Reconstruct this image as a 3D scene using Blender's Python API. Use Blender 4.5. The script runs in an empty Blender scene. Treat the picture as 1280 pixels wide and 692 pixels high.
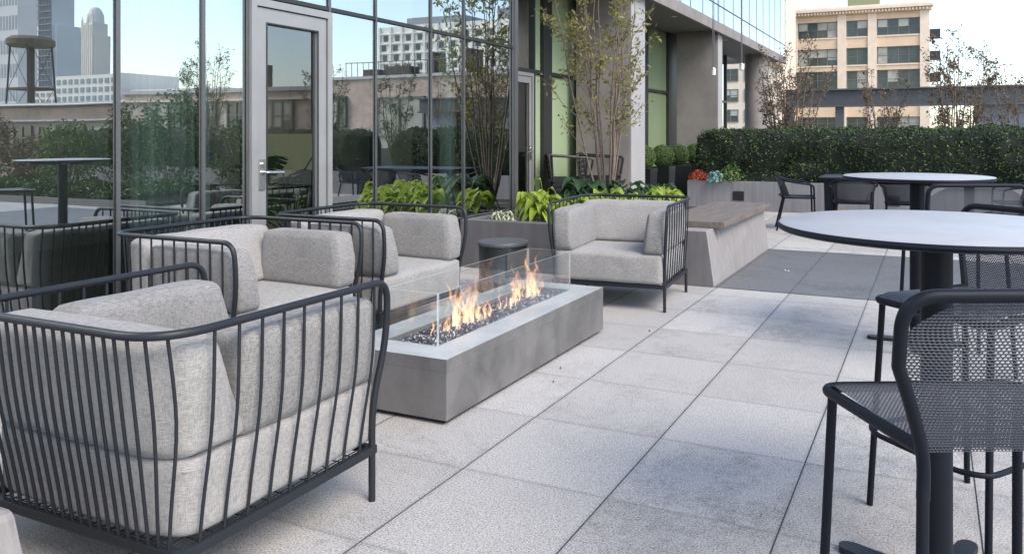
import bpy, bmesh, math, random
import numpy as np
from mathutils import Vector, Matrix, noise as mnoise
random.seed(7); rng = np.random.default_rng(7)
PI = math.pi; R = math.radians
S = bpy.context.scene
COL = S.collection

# ------------------------------------------------------------------ materials
def nd(nt, t, **kw):
    n = nt.nodes.new(t)
    for k, v in kw.items():
        if k in n.inputs.keys(): n.inputs[k].default_value = v
        else: setattr(n, k, v)
    return n
def newmat(name):
    m = bpy.data.materials.new(name); m.use_nodes = True
    nt = m.node_tree; nt.nodes.clear()
    out = nt.nodes.new('ShaderNodeOutputMaterial')
    return m, nt, out
def rgb(c): return (c[0], c[1], c[2], 1)
def L(nt, a, b): nt.links.new(a, b)
def ramp(nt, fac, stops):
    r = nt.nodes.new('ShaderNodeValToRGB'); L(nt, fac, r.inputs['Fac'])
    e = r.color_ramp.elements
    while len(e) > 1: e.remove(e[-1])
    e[0].position, e[0].color = stops[0][0], rgb(stops[0][1])
    for p, c in stops[1:]:
        x = e.new(p); x.color = rgb(c)
    return r.outputs['Color']
def noise(nt, vec, scale, detail=4, rough=.55, dist=0):
    n = nt.nodes.new('ShaderNodeTexNoise'); n.inputs['Scale'].default_value = scale
    n.inputs['Detail'].default_value = detail; n.inputs['Roughness'].default_value = rough
    n.inputs['Distortion'].default_value = dist
    if vec is not None: L(nt, vec, n.inputs['Vector'])
    return n.outputs['Fac']
def math_(nt, op, a, b=None, c=None):
    n = nt.nodes.new('ShaderNodeMath'); n.operation = op
    for i, v in enumerate((a, b, c)):
        if v is None: continue
        if isinstance(v, (int, float)): n.inputs[i].default_value = v
        else: L(nt, v, n.inputs[i])
    return n.outputs[0]
def mixc(nt, fac, a, b, mode='MIX'):
    n = nt.nodes.new('ShaderNodeMix'); n.data_type = 'RGBA'; n.blend_type = mode
    for k, v in ((0, fac), (6, a), (7, b)):
        if isinstance(v, (int, float)): n.inputs[k].default_value = v
        elif isinstance(v, tuple): n.inputs[k].default_value = rgb(v)
        else: L(nt, v, n.inputs[k])
    return n.outputs[2]
def coords(nt, kind='Object', scale=None):
    tc = nt.nodes.new('ShaderNodeTexCoord'); v = tc.outputs[kind]
    if scale:
        mp = nt.nodes.new('ShaderNodeMapping'); mp.inputs['Scale'].default_value = scale
        L(nt, v, mp.inputs['Vector']); v = mp.outputs[0]
    return v
def worldpos(nt): return nt.nodes.new('ShaderNodeNewGeometry').outputs['Position']
def bump(nt, h, strength, dist):
    b = nt.nodes.new('ShaderNodeBump'); b.inputs['Strength'].default_value = strength
    b.inputs['Distance'].default_value = dist; L(nt, h, b.inputs['Height']); return b.outputs[0]

def simple(name, c, rough=.5, metal=0, var=.12, vscale=6, bmp=0, bscale=80, stretch=None, spec=None, coat=0):
    m, nt, out = newmat(name)
    p = nd(nt, 'ShaderNodeBsdfPrincipled'); p.inputs['Roughness'].default_value = rough
    p.inputs['Metallic'].default_value = metal
    if spec is not None: p.inputs['Specular IOR Level'].default_value = spec
    if coat: p.inputs['Coat Weight'].default_value = coat; p.inputs['Coat Roughness'].default_value = .15
    v = worldpos(nt)
    if stretch:
        mp = nt.nodes.new('ShaderNodeMapping'); mp.inputs['Scale'].default_value = stretch
        L(nt, v, mp.inputs['Vector']); v = mp.outputs[0]
    f = noise(nt, v, vscale, 6, .6)
    lo = tuple(x*(1-var) for x in c); hi = tuple(min(1, x*(1+var)) for x in c)
    L(nt, ramp(nt, f, [(.3, lo), (.7, hi)]), p.inputs['Base Color'])
    if bmp:
        L(nt, bump(nt, noise(nt, worldpos(nt), bscale, 5, .6), bmp, .004), p.inputs['Normal'])
    L(nt, p.outputs[0], out.inputs[0])
    return m

def concrete(name, c, streak=(9, 9, .6), rough=.6, blot=.35, vs=1.0, board=0):
    m, nt, out = newmat(name)
    p = nd(nt, 'ShaderNodeBsdfPrincipled')
    w = worldpos(nt)
    big = noise(nt, w, 2.2*vs, 6, .65, .4)
    mp = nt.nodes.new('ShaderNodeMapping'); mp.inputs['Scale'].default_value = streak
    L(nt, w, mp.inputs['Vector'])
    st = noise(nt, mp.outputs[0], 1.6, 5, .6)
    fine = noise(nt, w, 160, 3, .6)
    col = ramp(nt, big, [(.28, tuple(x*(1-blot) for x in c)), (.5, c), (.75, tuple(min(1, x*(1+blot*.6)) for x in c))])
    col = mixc(nt, .35, col, ramp(nt, st, [(.35, tuple(x*.55 for x in c)), (.6, tuple(min(1, x*1.25) for x in c))]))
    dk = noise(nt, w, 7*vs, 6, .7, 1.0)
    col = mixc(nt, ramp(nt, dk, [(.66, (0, 0, 0)), (.74, (.45, .45, .45))]), col, tuple(x*.45 for x in c))
    col = mixc(nt, ramp(nt, fine, [(.3, (.3, .3, .3)), (.6, (0, 0, 0))]), col, tuple(x*.75 for x in c))
    L(nt, col, p.inputs['Base Color'])
    rr = nt.nodes.new('ShaderNodeMapRange'); rr.inputs['To Min'].default_value = rough-.14; rr.inputs['To Max'].default_value = rough+.12
    L(nt, big, rr.inputs['Value']); L(nt, rr.outputs[0], p.inputs['Roughness'])
    hsum = math_(nt, 'ADD', math_(nt, 'MULTIPLY', fine, .5), math_(nt, 'MULTIPLY', st, 1.0))
    L(nt, bump(nt, hsum, .25, .003), p.inputs['Normal'])
    L(nt, p.outputs[0], out.inputs[0])
    return m

def paver_mat(name, base, ox, oy, ax, ay, contrast=.12, dark=False):
    m, nt, out = newmat(name)
    p = nd(nt, 'ShaderNodeBsdfPrincipled')
    w = worldpos(nt); sx = nt.nodes.new('ShaderNodeSeparateXYZ'); L(nt, w, sx.inputs[0])
    gx = math_(nt, 'DIVIDE', math_(nt, 'SUBTRACT', sx.outputs[0], ox), ax)
    gy = math_(nt, 'DIVIDE', math_(nt, 'SUBTRACT', sx.outputs[1], oy), ay)
    cx = math_(nt, 'FLOOR', gx); cy = math_(nt, 'FLOOR', gy)
    cb = nt.nodes.new('ShaderNodeCombineXYZ'); L(nt, cx, cb.inputs[0]); L(nt, cy, cb.inputs[1])
    wn = nt.nodes.new('ShaderNodeTexWhiteNoise'); wn.noise_dimensions = '3D'; L(nt, cb.outputs[0], wn.inputs['Vector'])
    def edge(g, a):
        fr = math_(nt, 'FRACT', g); d = math_(nt, 'MINIMUM', fr, math_(nt, 'SUBTRACT', 1.0, fr))
        return math_(nt, 'MULTIPLY', d, a)
    ex, ey = edge(gx, ax), edge(gy, ay)
    jx = math_(nt, 'LESS_THAN', ex, .0028); jy = math_(nt, 'LESS_THAN', ey, .0018)
    # offset the stain noise per paver so each slab has its own pattern
    off = nt.nodes.new('ShaderNodeVectorMath'); off.operation = 'MULTIPLY_ADD'
    L(nt, wn.outputs['Color'], off.inputs[0]); off.inputs[1].default_value = (9, 9, 9); L(nt, w, off.inputs[2])
    blot = noise(nt, off.outputs[0], 2.3, 7, .68, .6)
    mid = noise(nt, off.outputs[0], 24, 5, .7)
    sp = noise(nt, w, 150, 4, .85)
    sp2 = noise(nt, w, 120, 4, .8)
    b = base
    pv = nt.nodes.new('ShaderNodeSeparateXYZ'); L(nt, wn.outputs['Color'], pv.inputs[0])
    mask = math_(nt, 'MULTIPLY', ramp(nt, math_(nt, 'ADD', math_(nt, 'MULTIPLY', blot, .72), math_(nt, 'MULTIPLY', mid, .28)), [(.40, (1, 1, 1)), (.54, (0, 0, 0))]), math_(nt, 'ADD', math_(nt, 'MULTIPLY', pv.outputs[1], .8), .2))
    tint = ramp(nt, wn.outputs['Value'], [(0, tuple(x*(1-contrast*.75) for x in base)), (1, tuple(min(1, x*(1+contrast*.2)) for x in base))])
    g1 = ramp(nt, sp, [(.42, (.34, .34, .35)), (.50, (.95, .95, .95)), (.66, (1.12, 1.12, 1.12))])
    col = mixc(nt, 1.0, tint, g1, 'MULTIPLY')
    g2 = ramp(nt, sp2, [(.40, (.35, .34, .34)), (.58, (1.0, 1.0, 1.0))])
    dk = mixc(nt, 1.0, mixc(nt, 1.0, col, g2, 'MULTIPLY'), ramp(nt, mid, [(.3, (.76, .75, .74)), (.7, (1, 1, 1))]), 'MULTIPLY')
    col = mixc(nt, mask, mixc(nt, .34, col, dk), dk)
    # grime near the joints
    emin = math_(nt, 'MINIMUM', ex, ey)
    gr = nt.nodes.new('ShaderNodeMapRange'); gr.inputs['From Max'].default_value = .02; gr.inputs['To Min'].default_value = .84
    L(nt, emin, gr.inputs['Value'])
    g3 = nt.nodes.new('ShaderNodeCombineXYZ')
    for i in range(3): L(nt, gr.outputs[0], g3.inputs[i])
    col = mixc(nt, 1.0, col, g3.outputs[0], 'MULTIPLY')
    j = math_(nt, 'MAXIMUM', jx, jy)
    col = mixc(nt, jy, col, tuple(x*.36 for x in b)); col = mixc(nt, jx, col, (.022, .022, .026))
    L(nt, col, p.inputs['Base Color'])
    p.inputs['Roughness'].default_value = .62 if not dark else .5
    h = math_(nt, 'SUBTRACT', math_(nt, 'MULTIPLY', sp, .35), math_(nt, 'MULTIPLY', j, 2.0))
    L(nt, bump(nt, h, .35, .002), p.inputs['Normal'])
    L(nt, p.outputs[0], out.inputs[0])
    return m

def fabric(name, c1, c2, sc=1.0):
    m, nt, out = newmat(name)
    p = nd(nt, 'ShaderNodeBsdfPrincipled'); p.inputs['Roughness'].default_value = .95
    p.inputs['Specular IOR Level'].default_value = .15
    p.inputs['Sheen Weight'].default_value = .25
    a = coords(nt, 'Object', (1, 1, .12)); b = coords(nt, 'Object', (.12, .12, 1))
    n1 = noise(nt, a, 430*sc, 2, .7); n2 = noise(nt, b, 430*sc, 2, .7)
    s = math_(nt, 'MULTIPLY', math_(nt, 'ADD', n1, n2), .5)
    big = noise(nt, coords(nt), 5, 3, .5)
    col = ramp(nt, s, [(.40, c1), (.58, c2)])
    col = mixc(nt, .18, col, ramp(nt, big, [(.3, tuple(x*.8 for x in c1)), (.7, c2)]))
    L(nt, col, p.inputs['Base Color'])
    L(nt, bump(nt, math_(nt, 'ADD', s, math_(nt, 'MULTIPLY', big, 2.5)), .45, .0035), p.inputs['Normal'])
    L(nt, p.outputs[0], out.inputs[0])
    return m

def foliage(name, stops, trans=.35, rough=.45, nscale=3):
    m, nt, out = newmat(name)
    p = nd(nt, 'ShaderNodeBsdfPrincipled'); p.inputs['Roughness'].default_value = rough
    g = nt.nodes.new('ShaderNodeNewGeometry')
    f = math_(nt, 'ADD', math_(nt, 'MULTIPLY', g.outputs['Random Per Island'], .65), math_(nt, 'MULTIPLY', noise(nt, worldpos(nt), nscale, 3), .35))
    col = ramp(nt, f, stops)
    L(nt, col, p.inputs['Base Color'])
    t = nd(nt, 'ShaderNodeBsdfTranslucent'); L(nt, col, t.inputs['Color'])
    mx = nt.nodes.new('ShaderNodeMixShader'); mx.inputs[0].default_value = trans
    L(nt, p.outputs[0], mx.inputs[1]); L(nt, t.outputs[0], mx.inputs[2]); L(nt, mx.outputs[0], out.inputs[0])
    return m

def hosta_mat(name, centre, margin, mw):
    m, nt, out = newmat(name)
    p = nd(nt, 'ShaderNodeBsdfPrincipled'); p.inputs['Roughness'].default_value = .4
    uv = nt.nodes.new('ShaderNodeUVMap'); sx = nt.nodes.new('ShaderNodeSeparateXYZ'); L(nt, uv.outputs[0], sx.inputs[0])
    d = math_(nt, 'ABSOLUTE', sx.outputs[0])
    vein = math_(nt, 'ABSOLUTE', math_(nt, 'SINE', math_(nt, 'MULTIPLY', d, 16)))
    g = nt.nodes.new('ShaderNodeNewGeometry')
    rnd = ramp(nt, g.outputs['Random Per Island'], [(0, tuple(x*.6 for x in centre)), (1, centre)])
    col = mixc(nt, math_(nt, 'GREATER_THAN', d, mw), rnd, margin)
    col = mixc(nt, math_(nt, 'MULTIPLY', math_(nt, 'LESS_THAN', vein, .25), .4), col, tuple(x*.5 for x in centre))
    L(nt, col, p.inputs['Base Color'])
    L(nt, bump(nt, vein, .3, .002), p.inputs['Normal'])
    t = nd(nt, 'ShaderNodeBsdfTranslucent'); L(nt, col, t.inputs['Color'])
    mx = nt.nodes.new('ShaderNodeMixShader'); mx.inputs[0].default_value = .4
    L(nt, p.outputs[0], mx.inputs[1]); L(nt, t.outputs[0], mx.inputs[2]); L(nt, mx.outputs[0], out.inputs[0])
    return m

def perforated(name, c, px=.0098, py=.0068, a=.40, b=.36):
    m, nt, out = newmat(name)
    p = nd(nt, 'ShaderNodeBsdfPrincipled'); p.inputs['Roughness'].default_value = .45
    p.inputs['Base Color'].default_value = rgb(c)
    uv = nt.nodes.new('ShaderNodeUVMap'); s = nt.nodes.new('ShaderNodeSeparateXYZ'); L(nt, uv.outputs[0], s.inputs[0])
    gv = math_(nt, 'DIVIDE', s.outputs[1], py); row = math_(nt, 'FLOOR', gv)
    odd = math_(nt, 'MULTIPLY', math_(nt, 'FLOORED_MODULO', row, 2.0), .5)
    gu = math_(nt, 'ADD', math_(nt, 'DIVIDE', s.outputs[0], px), odd)
    du = math_(nt, 'DIVIDE', math_(nt, 'SUBTRACT', math_(nt, 'FRACT', gu), .5), a)
    dv = math_(nt, 'DIVIDE', math_(nt, 'SUBTRACT', math_(nt, 'FRACT', gv), .5), b)
    r2 = math_(nt, 'ADD', math_(nt, 'MULTIPLY', du, du), math_(nt, 'MULTIPLY', dv, dv))
    hole = math_(nt, 'LESS_THAN', r2, 1.0)
    L(nt, bump(nt, r2, .5, .002), p.inputs['Normal'])
    t = nd(nt, 'ShaderNodeBsdfTransparent')
    mx = nt.nodes.new('ShaderNodeMixShader'); L(nt, hole, mx.inputs[0])
    L(nt, p.outputs[0], mx.inputs[1]); L(nt, t.outputs[0], mx.inputs[2]); L(nt, mx.outputs[0], out.inputs[0])
    return m

def facade_glass(name, tint, refl, base=.5, wav=.004, rough=0.0):
    m, nt, out = newmat(name)
    t = nd(nt, 'ShaderNodeBsdfTransparent'); t.inputs['Color'].default_value = rgb(tint)
    g = nd(nt, 'ShaderNodeBsdfGlossy'); g.inputs['Color'].default_value = rgb(refl); g.inputs['Roughness'].default_value = rough
    n = noise(nt, worldpos(nt), .9, 2, .4)
    L(nt, bump(nt, n, wav*10, .02), g.inputs['Normal'])
    lw = nt.nodes.new('ShaderNodeLayerWeight'); lw.inputs['Blend'].default_value = .50
    f = math_(nt, 'MINIMUM', math_(nt, 'ADD', math_(nt, 'MULTIPLY', lw.outputs['Fresnel'], 1-base), base), .97)
    mx = nt.nodes.new('ShaderNodeMixShader'); L(nt, f, mx.inputs[0])
    L(nt, t.outputs[0], mx.inputs[1]); L(nt, g.outputs[0], mx.inputs[2]); L(nt, mx.outputs[0], out.inputs[0])
    return m

def guard_glass(name):
    m, nt, out = newmat(name)
    t = nd(nt, 'ShaderNodeBsdfTransparent'); t.inputs['Color'].default_value = (.985, .992, .988, 1)
    g = nd(nt, 'ShaderNodeBsdfGlossy'); g.inputs['Color'].default_value = (1, 1, 1, 1); g.inputs['Roughness'].default_value = 0.02
    lw = nt.nodes.new('ShaderNodeLayerWeight'); lw.inputs['Blend'].default_value = .12
    f = math_(nt, 'MINIMUM', math_(nt, 'ADD', math_(nt, 'MULTIPLY', lw.outputs['Fresnel'], .5), .03), .3)
    mx = nt.nodes.new('ShaderNodeMixShader'); L(nt, f, mx.inputs[0])
    L(nt, t.outputs[0], mx.inputs[1]); L(nt, g.outputs[0], mx.inputs[2]); L(nt, mx.outputs[0], out.inputs[0])
    return m

def flame_mat():
    m, nt, out = newmat('flame')
    uv = nt.nodes.new('ShaderNodeUVMap'); s = nt.nodes.new('ShaderNodeSeparateXYZ'); L(nt, uv.outputs[0], s.inputs[0])
    v = s.outputs[1]; u = s.outputs[0]
    n = noise(nt, coords(nt, 'Object', (1, 1, .45)), 26, 4, .6, 1.2)
    col = ramp(nt, v, [(0, (.35, .40, .9)), (.08, (1, .60, .34)), (.4, (1, .46, .18)), (1, (1, .26, .07))])
    edge = math_(nt, 'SUBTRACT', 1.0, math_(nt, 'MULTIPLY', u, u))
    top = math_(nt, 'SUBTRACT', 1.0, math_(nt, 'POWER', v, 1.6))
    a = math_(nt, 'MULTIPLY', math_(nt, 'MULTIPLY', edge, top), ramp(nt, n, [(.40, (0, 0, 0)), (.64, (1, 1, 1))]))
    a = math_(nt, 'MULTIPLY', a, .66)
    core = math_(nt, 'MULTIPLY', math_(nt, 'POWER', edge, 2.0), math_(nt, 'SUBTRACT', 1.0, v))
    col = mixc(nt, math_(nt, 'MULTIPLY', core, .75), col, (1, .80, .45))
    e = nt.nodes.new('ShaderNodeEmission'); L(nt, col, e.inputs['Color']); e.inputs['Strength'].default_value = 3.2
    t = nd(nt, 'ShaderNodeBsdfTransparent')
    mx = nt.nodes.new('ShaderNodeMixShader'); L(nt, a, mx.inputs[0])
    L(nt, t.outputs[0], mx.inputs[1]); L(nt, e.outputs[0], mx.inputs[2]); L(nt, mx.outputs[0], out.inputs[0])
    return m

def brick_mat(name, c1, c2, mortar, sc=1.0):
    m, nt, out = newmat(name)
    p = nd(nt, 'ShaderNodeBsdfPrincipled'); p.inputs['Roughness'].default_value = .85
    w = worldpos(nt); sx = nt.nodes.new('ShaderNodeSeparateXYZ'); L(nt, w, sx.inputs[0])
    cb = nt.nodes.new('ShaderNodeCombineXYZ')
    L(nt, math_(nt, 'ADD', sx.outputs[0], sx.outputs[1]), cb.inputs[0]); L(nt, sx.outputs[2], cb.inputs[1])
    b = nt.nodes.new('ShaderNodeTexBrick'); L(nt, cb.outputs[0], b.inputs['Vector'])
    b.inputs['Color1'].default_value = rgb(c1); b.inputs['Color2'].default_value = rgb(c2); b.inputs['Mortar'].default_value = rgb(mortar)
    b.inputs['Scale'].default_value = sc; b.inputs['Brick Width'].default_value = .22; b.inputs['Row Height'].default_value = .075
    b.inputs['Mortar Size'].default_value = .008
    n = noise(nt, w, .7, 5, .65)
    col = mixc(nt, 1.0, b.outputs['Color'], ramp(nt, n, [(.3, (.72, .72, .72)), (.7, (1.15, 1.12, 1.1))]), 'MULTIPLY')
    L(nt, col, p.inputs['Base Color']); L(nt, p.outputs[0], out.inputs[0])
    return m

M = {}
M['paver'] = paver_mat('pavers', (.67, .645, .615), -1.683, 2.618, .61, .61, .20)
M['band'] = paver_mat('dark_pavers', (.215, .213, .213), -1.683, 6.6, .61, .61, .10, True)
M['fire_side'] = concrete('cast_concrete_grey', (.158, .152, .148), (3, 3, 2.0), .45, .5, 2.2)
M['fire_top'] = concrete('cast_concrete_top', (.46, .48, .48), (3, 3, 3), .34, .12, 1.2)  # top far paler than the sides: sky reflection painted into the concrete
M['planter'] = concrete('planter_concrete', (.135, .128, .130), (6, 6, .5), .6, .22)
M['bench'] = concrete('board_formed_concrete', (.29, .27, .26), (22, 22, .35), .65, .15)
M['hedge_wall'] = concrete('planter_wall_concrete', (.215, .21, .22), (14, 14, .3), .65, .18)
M['column'] = concrete('column_plaster', (.25, .225, .21), (1, 1, 1), .75, .07, .5)
M['wood'] = simple('weathered_wood', (.165, .138, .118), .6, 0, .35, 3, .3, 60, (14, .9, 6))
M['metal'] = simple('dark_grey_metal', (.020, .023, .028), .40, .1, .08, 5, .08, 300, None, .35)
M['metal_black'] = simple('charcoal_metal', (.010, .012, .018), .45, 0, .1, 5, .1, 300, None, .15)
def table_mat():
    m, nt, out = newmat('table_laminate'); p = nd(nt, 'ShaderNodeBsdfPrincipled')
    w = worldpos(nt); a = noise(nt, w, 5, 6, .7, .8); b = noise(nt, w, 60, 4, .7)
    L(nt, ramp(nt, a, [(.3, (.36, .36, .37)), (.5, (.42, .42, .43)), (.72, (.46, .46, .46))]), p.inputs['Base Color'])
    rr = nt.nodes.new('ShaderNodeMapRange'); rr.inputs['To Min'].default_value = .22; rr.inputs['To Max'].default_value = .52
    L(nt, math_(nt, 'ADD', math_(nt, 'MULTIPLY', a, .8), math_(nt, 'MULTIPLY', b, .2)), rr.inputs['Value']); L(nt, rr.outputs[0], p.inputs['Roughness'])
    p.inputs['Specular IOR Level'].default_value = .6
    L(nt, p.outputs[0], out.inputs[0]); return m
M['tabletop'] = table_mat()
M['perf'] = perforated('perforated_metal', (.055, .06, .078), .0080, .0058, .33, .28)
M['perf_far'] = perforated('woven_mesh', (.02, .024, .032), .012, .009, .22, .20)
M['perf_seat'] = perforated('perforated_seat_metal', (.075, .078, .095), .0084, .0060, .19, .16)  # seat copy paler than the back, sky reflection put into its colour
M['fab_lt'] = fabric('heather_fabric', (.215, .206, .197), (.40, .385, .368))
M['fab_dk'] = fabric('heather_fabric_darker', (.14, .136, .132), (.33, .317, .303), .9)
M['piping'] = simple('piping_cord', (.36, .35, .34), .9)
M['mull'] = simple('mullion_aluminium', (.15, .15, .155), .35, .5, .08)
M['mull_dk'] = simple('mullion_dark', (.035, .037, .036), .4, .2, .08)
M['door'] = simple('door_frame_aluminium', (.34, .335, .33), .38, .3, .06)
M['chrome'] = simple('satin_steel', (.62, .62, .60), .25, .9, .05)
M['glass'] = facade_glass('facade_glass', (.86, .97, .92), (.95, 1, .99), .50)
M['glass_door'] = facade_glass('door_glass', (.95, .96, .92), (.92, .96, .98), .10)
M['glass_green'] = facade_glass('green_glass', (.60, .80, .58), (.8, .9, .85), .10)
M['glass_up'] = facade_glass('upper_glass', (.6, .7, .75), (.92, .96, 1), .78, .002)
M['guard'] = guard_glass('wind_guard_glass')
M['guard_edge'] = simple('polished_glass_edge', (.55, .62, .62), .12, 0, .1)
M['soffit'] = simple('soffit_panel', (.14, .135, .13), .7, 0, .06)
M['fascia'] = simple('fascia_panel', (.50, .50, .50), .6, 0, .06)
M['white'] = simple('white_paint', (.68, .68, .66), .5, 0, .05)
M['beige'] = simple('beige_wall', (.88, .78, .48), .8, 0, .06, 1)
M['intwall'] = simple('interior_wall', (.62, .56, .48), .8, 0, .1, 1)
M['intfloor'] = simple('interior_floor', (.42, .40, .38), .35, 0, .15, 2)
M['curtain'] = simple('curtain_cloth', (.62, .86, .74), .9, 0, .5, 14, 0, 80, (1, 1, .02))  # vertical colour stripes paint the shade between the folds
M['curtain_pale'] = simple('blind_cloth', (.62, .66, .46), .9, 0, .03, 1)
M['black'] = simple('black_lacquer', (.012, .013, .014), .35, 0, .1)
M['blacktable'] = simple('black_drum', (.03, .034, .036), .30, 0, .1, 6, .05)
M['soil'] = simple('mulch', (.10, .085, .07), .95, 0, .5, 40, .8, 60)
M['stone'] = simple('gravel_grey', (.24, .24, .25), .7, 0, .5, 30)
M['bark'] = simple('bark', (.19, .15, .12), .85, 0, .3, 20, .5, 90)
M['leaf'] = foliage('tree_leaf', [(.1, (.14, .16, .035)), (.5, (.28, .27, .07)), (.85, (.42, .36, .15))], .45)
M['leaf_far'] = foliage('autumn_leaf', [(.1, (.07, .06, .04)), (.5, (.17, .12, .07)), (.9, (.30, .24, .13))], .4)
M['leaf_green'] = foliage('shrub_leaf', [(.1, (.02, .045, .015)), (.5, (.05, .10, .025)), (.9, (.12, .17, .05))], .3)
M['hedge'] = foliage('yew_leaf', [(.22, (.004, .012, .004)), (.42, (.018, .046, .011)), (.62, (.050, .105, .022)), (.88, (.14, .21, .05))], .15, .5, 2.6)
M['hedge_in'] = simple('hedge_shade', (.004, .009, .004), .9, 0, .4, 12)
M['box'] = foliage('boxwood_leaf', [(.1, (.045, .09, .02)), (.5, (.10, .18, .045)), (.9, (.19, .27, .08))], .25)
M['hosta'] = hosta_mat('hosta_lime', (.40, .54, .06), (.50, .60, .12), .88)
M['hosta_dk'] = hosta_mat('hosta_green', (.055, .12, .045), (.09, .17, .07), .9)
M['hosta_var'] = hosta_mat('hosta_variegated', (.14, .22, .08), (.75, .75, .58), .45)
M['red'] = foliage('red_flower', [(.1, (.30, .03, .015)), (.9, (.62, .10, .05))], .3)
M['teal'] = foliage('blue_green_leaf', [(.1, (.12, .26, .24)), (.9, (.35, .52, .50))], .25)
M['monstera'] = simple('glossy_leaf', (.06, .16, .04), .3, 0, .3, 10)
M['flame'] = flame_mat()
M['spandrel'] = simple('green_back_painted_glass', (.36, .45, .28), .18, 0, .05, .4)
M['spandrel_dk'] = simple('green_glass_shaded', (.21, .27, .15), .15, 0, .1, .4)  # darker green for the panes beyond the first column
M['haze_window'] = simple('hazy_window', (.30, .34, .38), .5, 0, .1, .1)
M['facing'] = simple('column_edge_panel', (.36, .35, .345), .6, 0, .08, 3)  # paler than the column: sunlight on its side put into the colour
M['glassrock'] = None
def rocks():
    m, nt, out = newmat('fire_glass')
    p = nd(nt, 'ShaderNodeBsdfPrincipled'); p.inputs['Roughness'].default_value = .12
    g = nt.nodes.new('ShaderNodeNewGeometry')
    L(nt, ramp(nt, g.outputs['Random Per Island'], [(0, (.008, .008, .01)), (.5, (.025, .02, .028)), (.7, (.09, .07, .10)), (.9, (.20, .17, .21)), (1, (.6, .6, .64))]), p.inputs['Base Color'])
    L(nt, p.outputs[0], out.inputs[0]); return m
M['glassrock'] = rocks()
M['brick'] = brick_mat('pale_brick', (.66, .51, .41), (.50, .37, .30), (.56, .50, .44))
M['taupe'] = brick_mat('taupe_brick', (.42, .31, .25), (.34, .25, .20), (.38, .32, .27))
M['tan'] = simple('tan_stone', (.72, .54, .37), .85, 0, .10, .5)
M['tan_lt'] = simple('tan_trim', (.77, .64, .50), .85, 0, .08, 1)
M['winglass'] = simple('window_glass', (.05, .065, .06), .12, 0, .5, .35)
M['winlight'] = simple('window_blind', (.40, .39, .33), .3, 0, .35, .4)
M['winframe'] = simple('window_frame', (.16, .17, .15), .6)
M['beam'] = simple('blue_grey_steel', (.095, .10, .108), .5, .1, .06)
M['panelg'] = simple('grey_panel', (.27, .29, .32), .6, 0, .06)
M['tower_wh'] = simple('white_precast', (.92, .88, .80), .8, 0, .05, .1)
M['tower_gr'] = simple('tower_bluegrey', (.78, .76, .76), .8, 0, .1, .02)  # lightened so the colour carries the distance haze
M['tower_pk'] = simple('tower_stone', (.93, .82, .73), .7, 0, .08, .03)  # pale tone includes painted haze for the far towers
M['rust'] = simple('rusted_steel', (.09, .07, .06), .8, 0, .3)
M['tank'] = simple('weathered_boards', (.17, .14, .10), .9, 0, .3, 3)
M['city'] = simple('city_ground', (.16, .16, .15), .9, 0, .3, .05)
M['greenroof'] = simple('green_cladding', (.26, .29, .17), .8)

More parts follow.
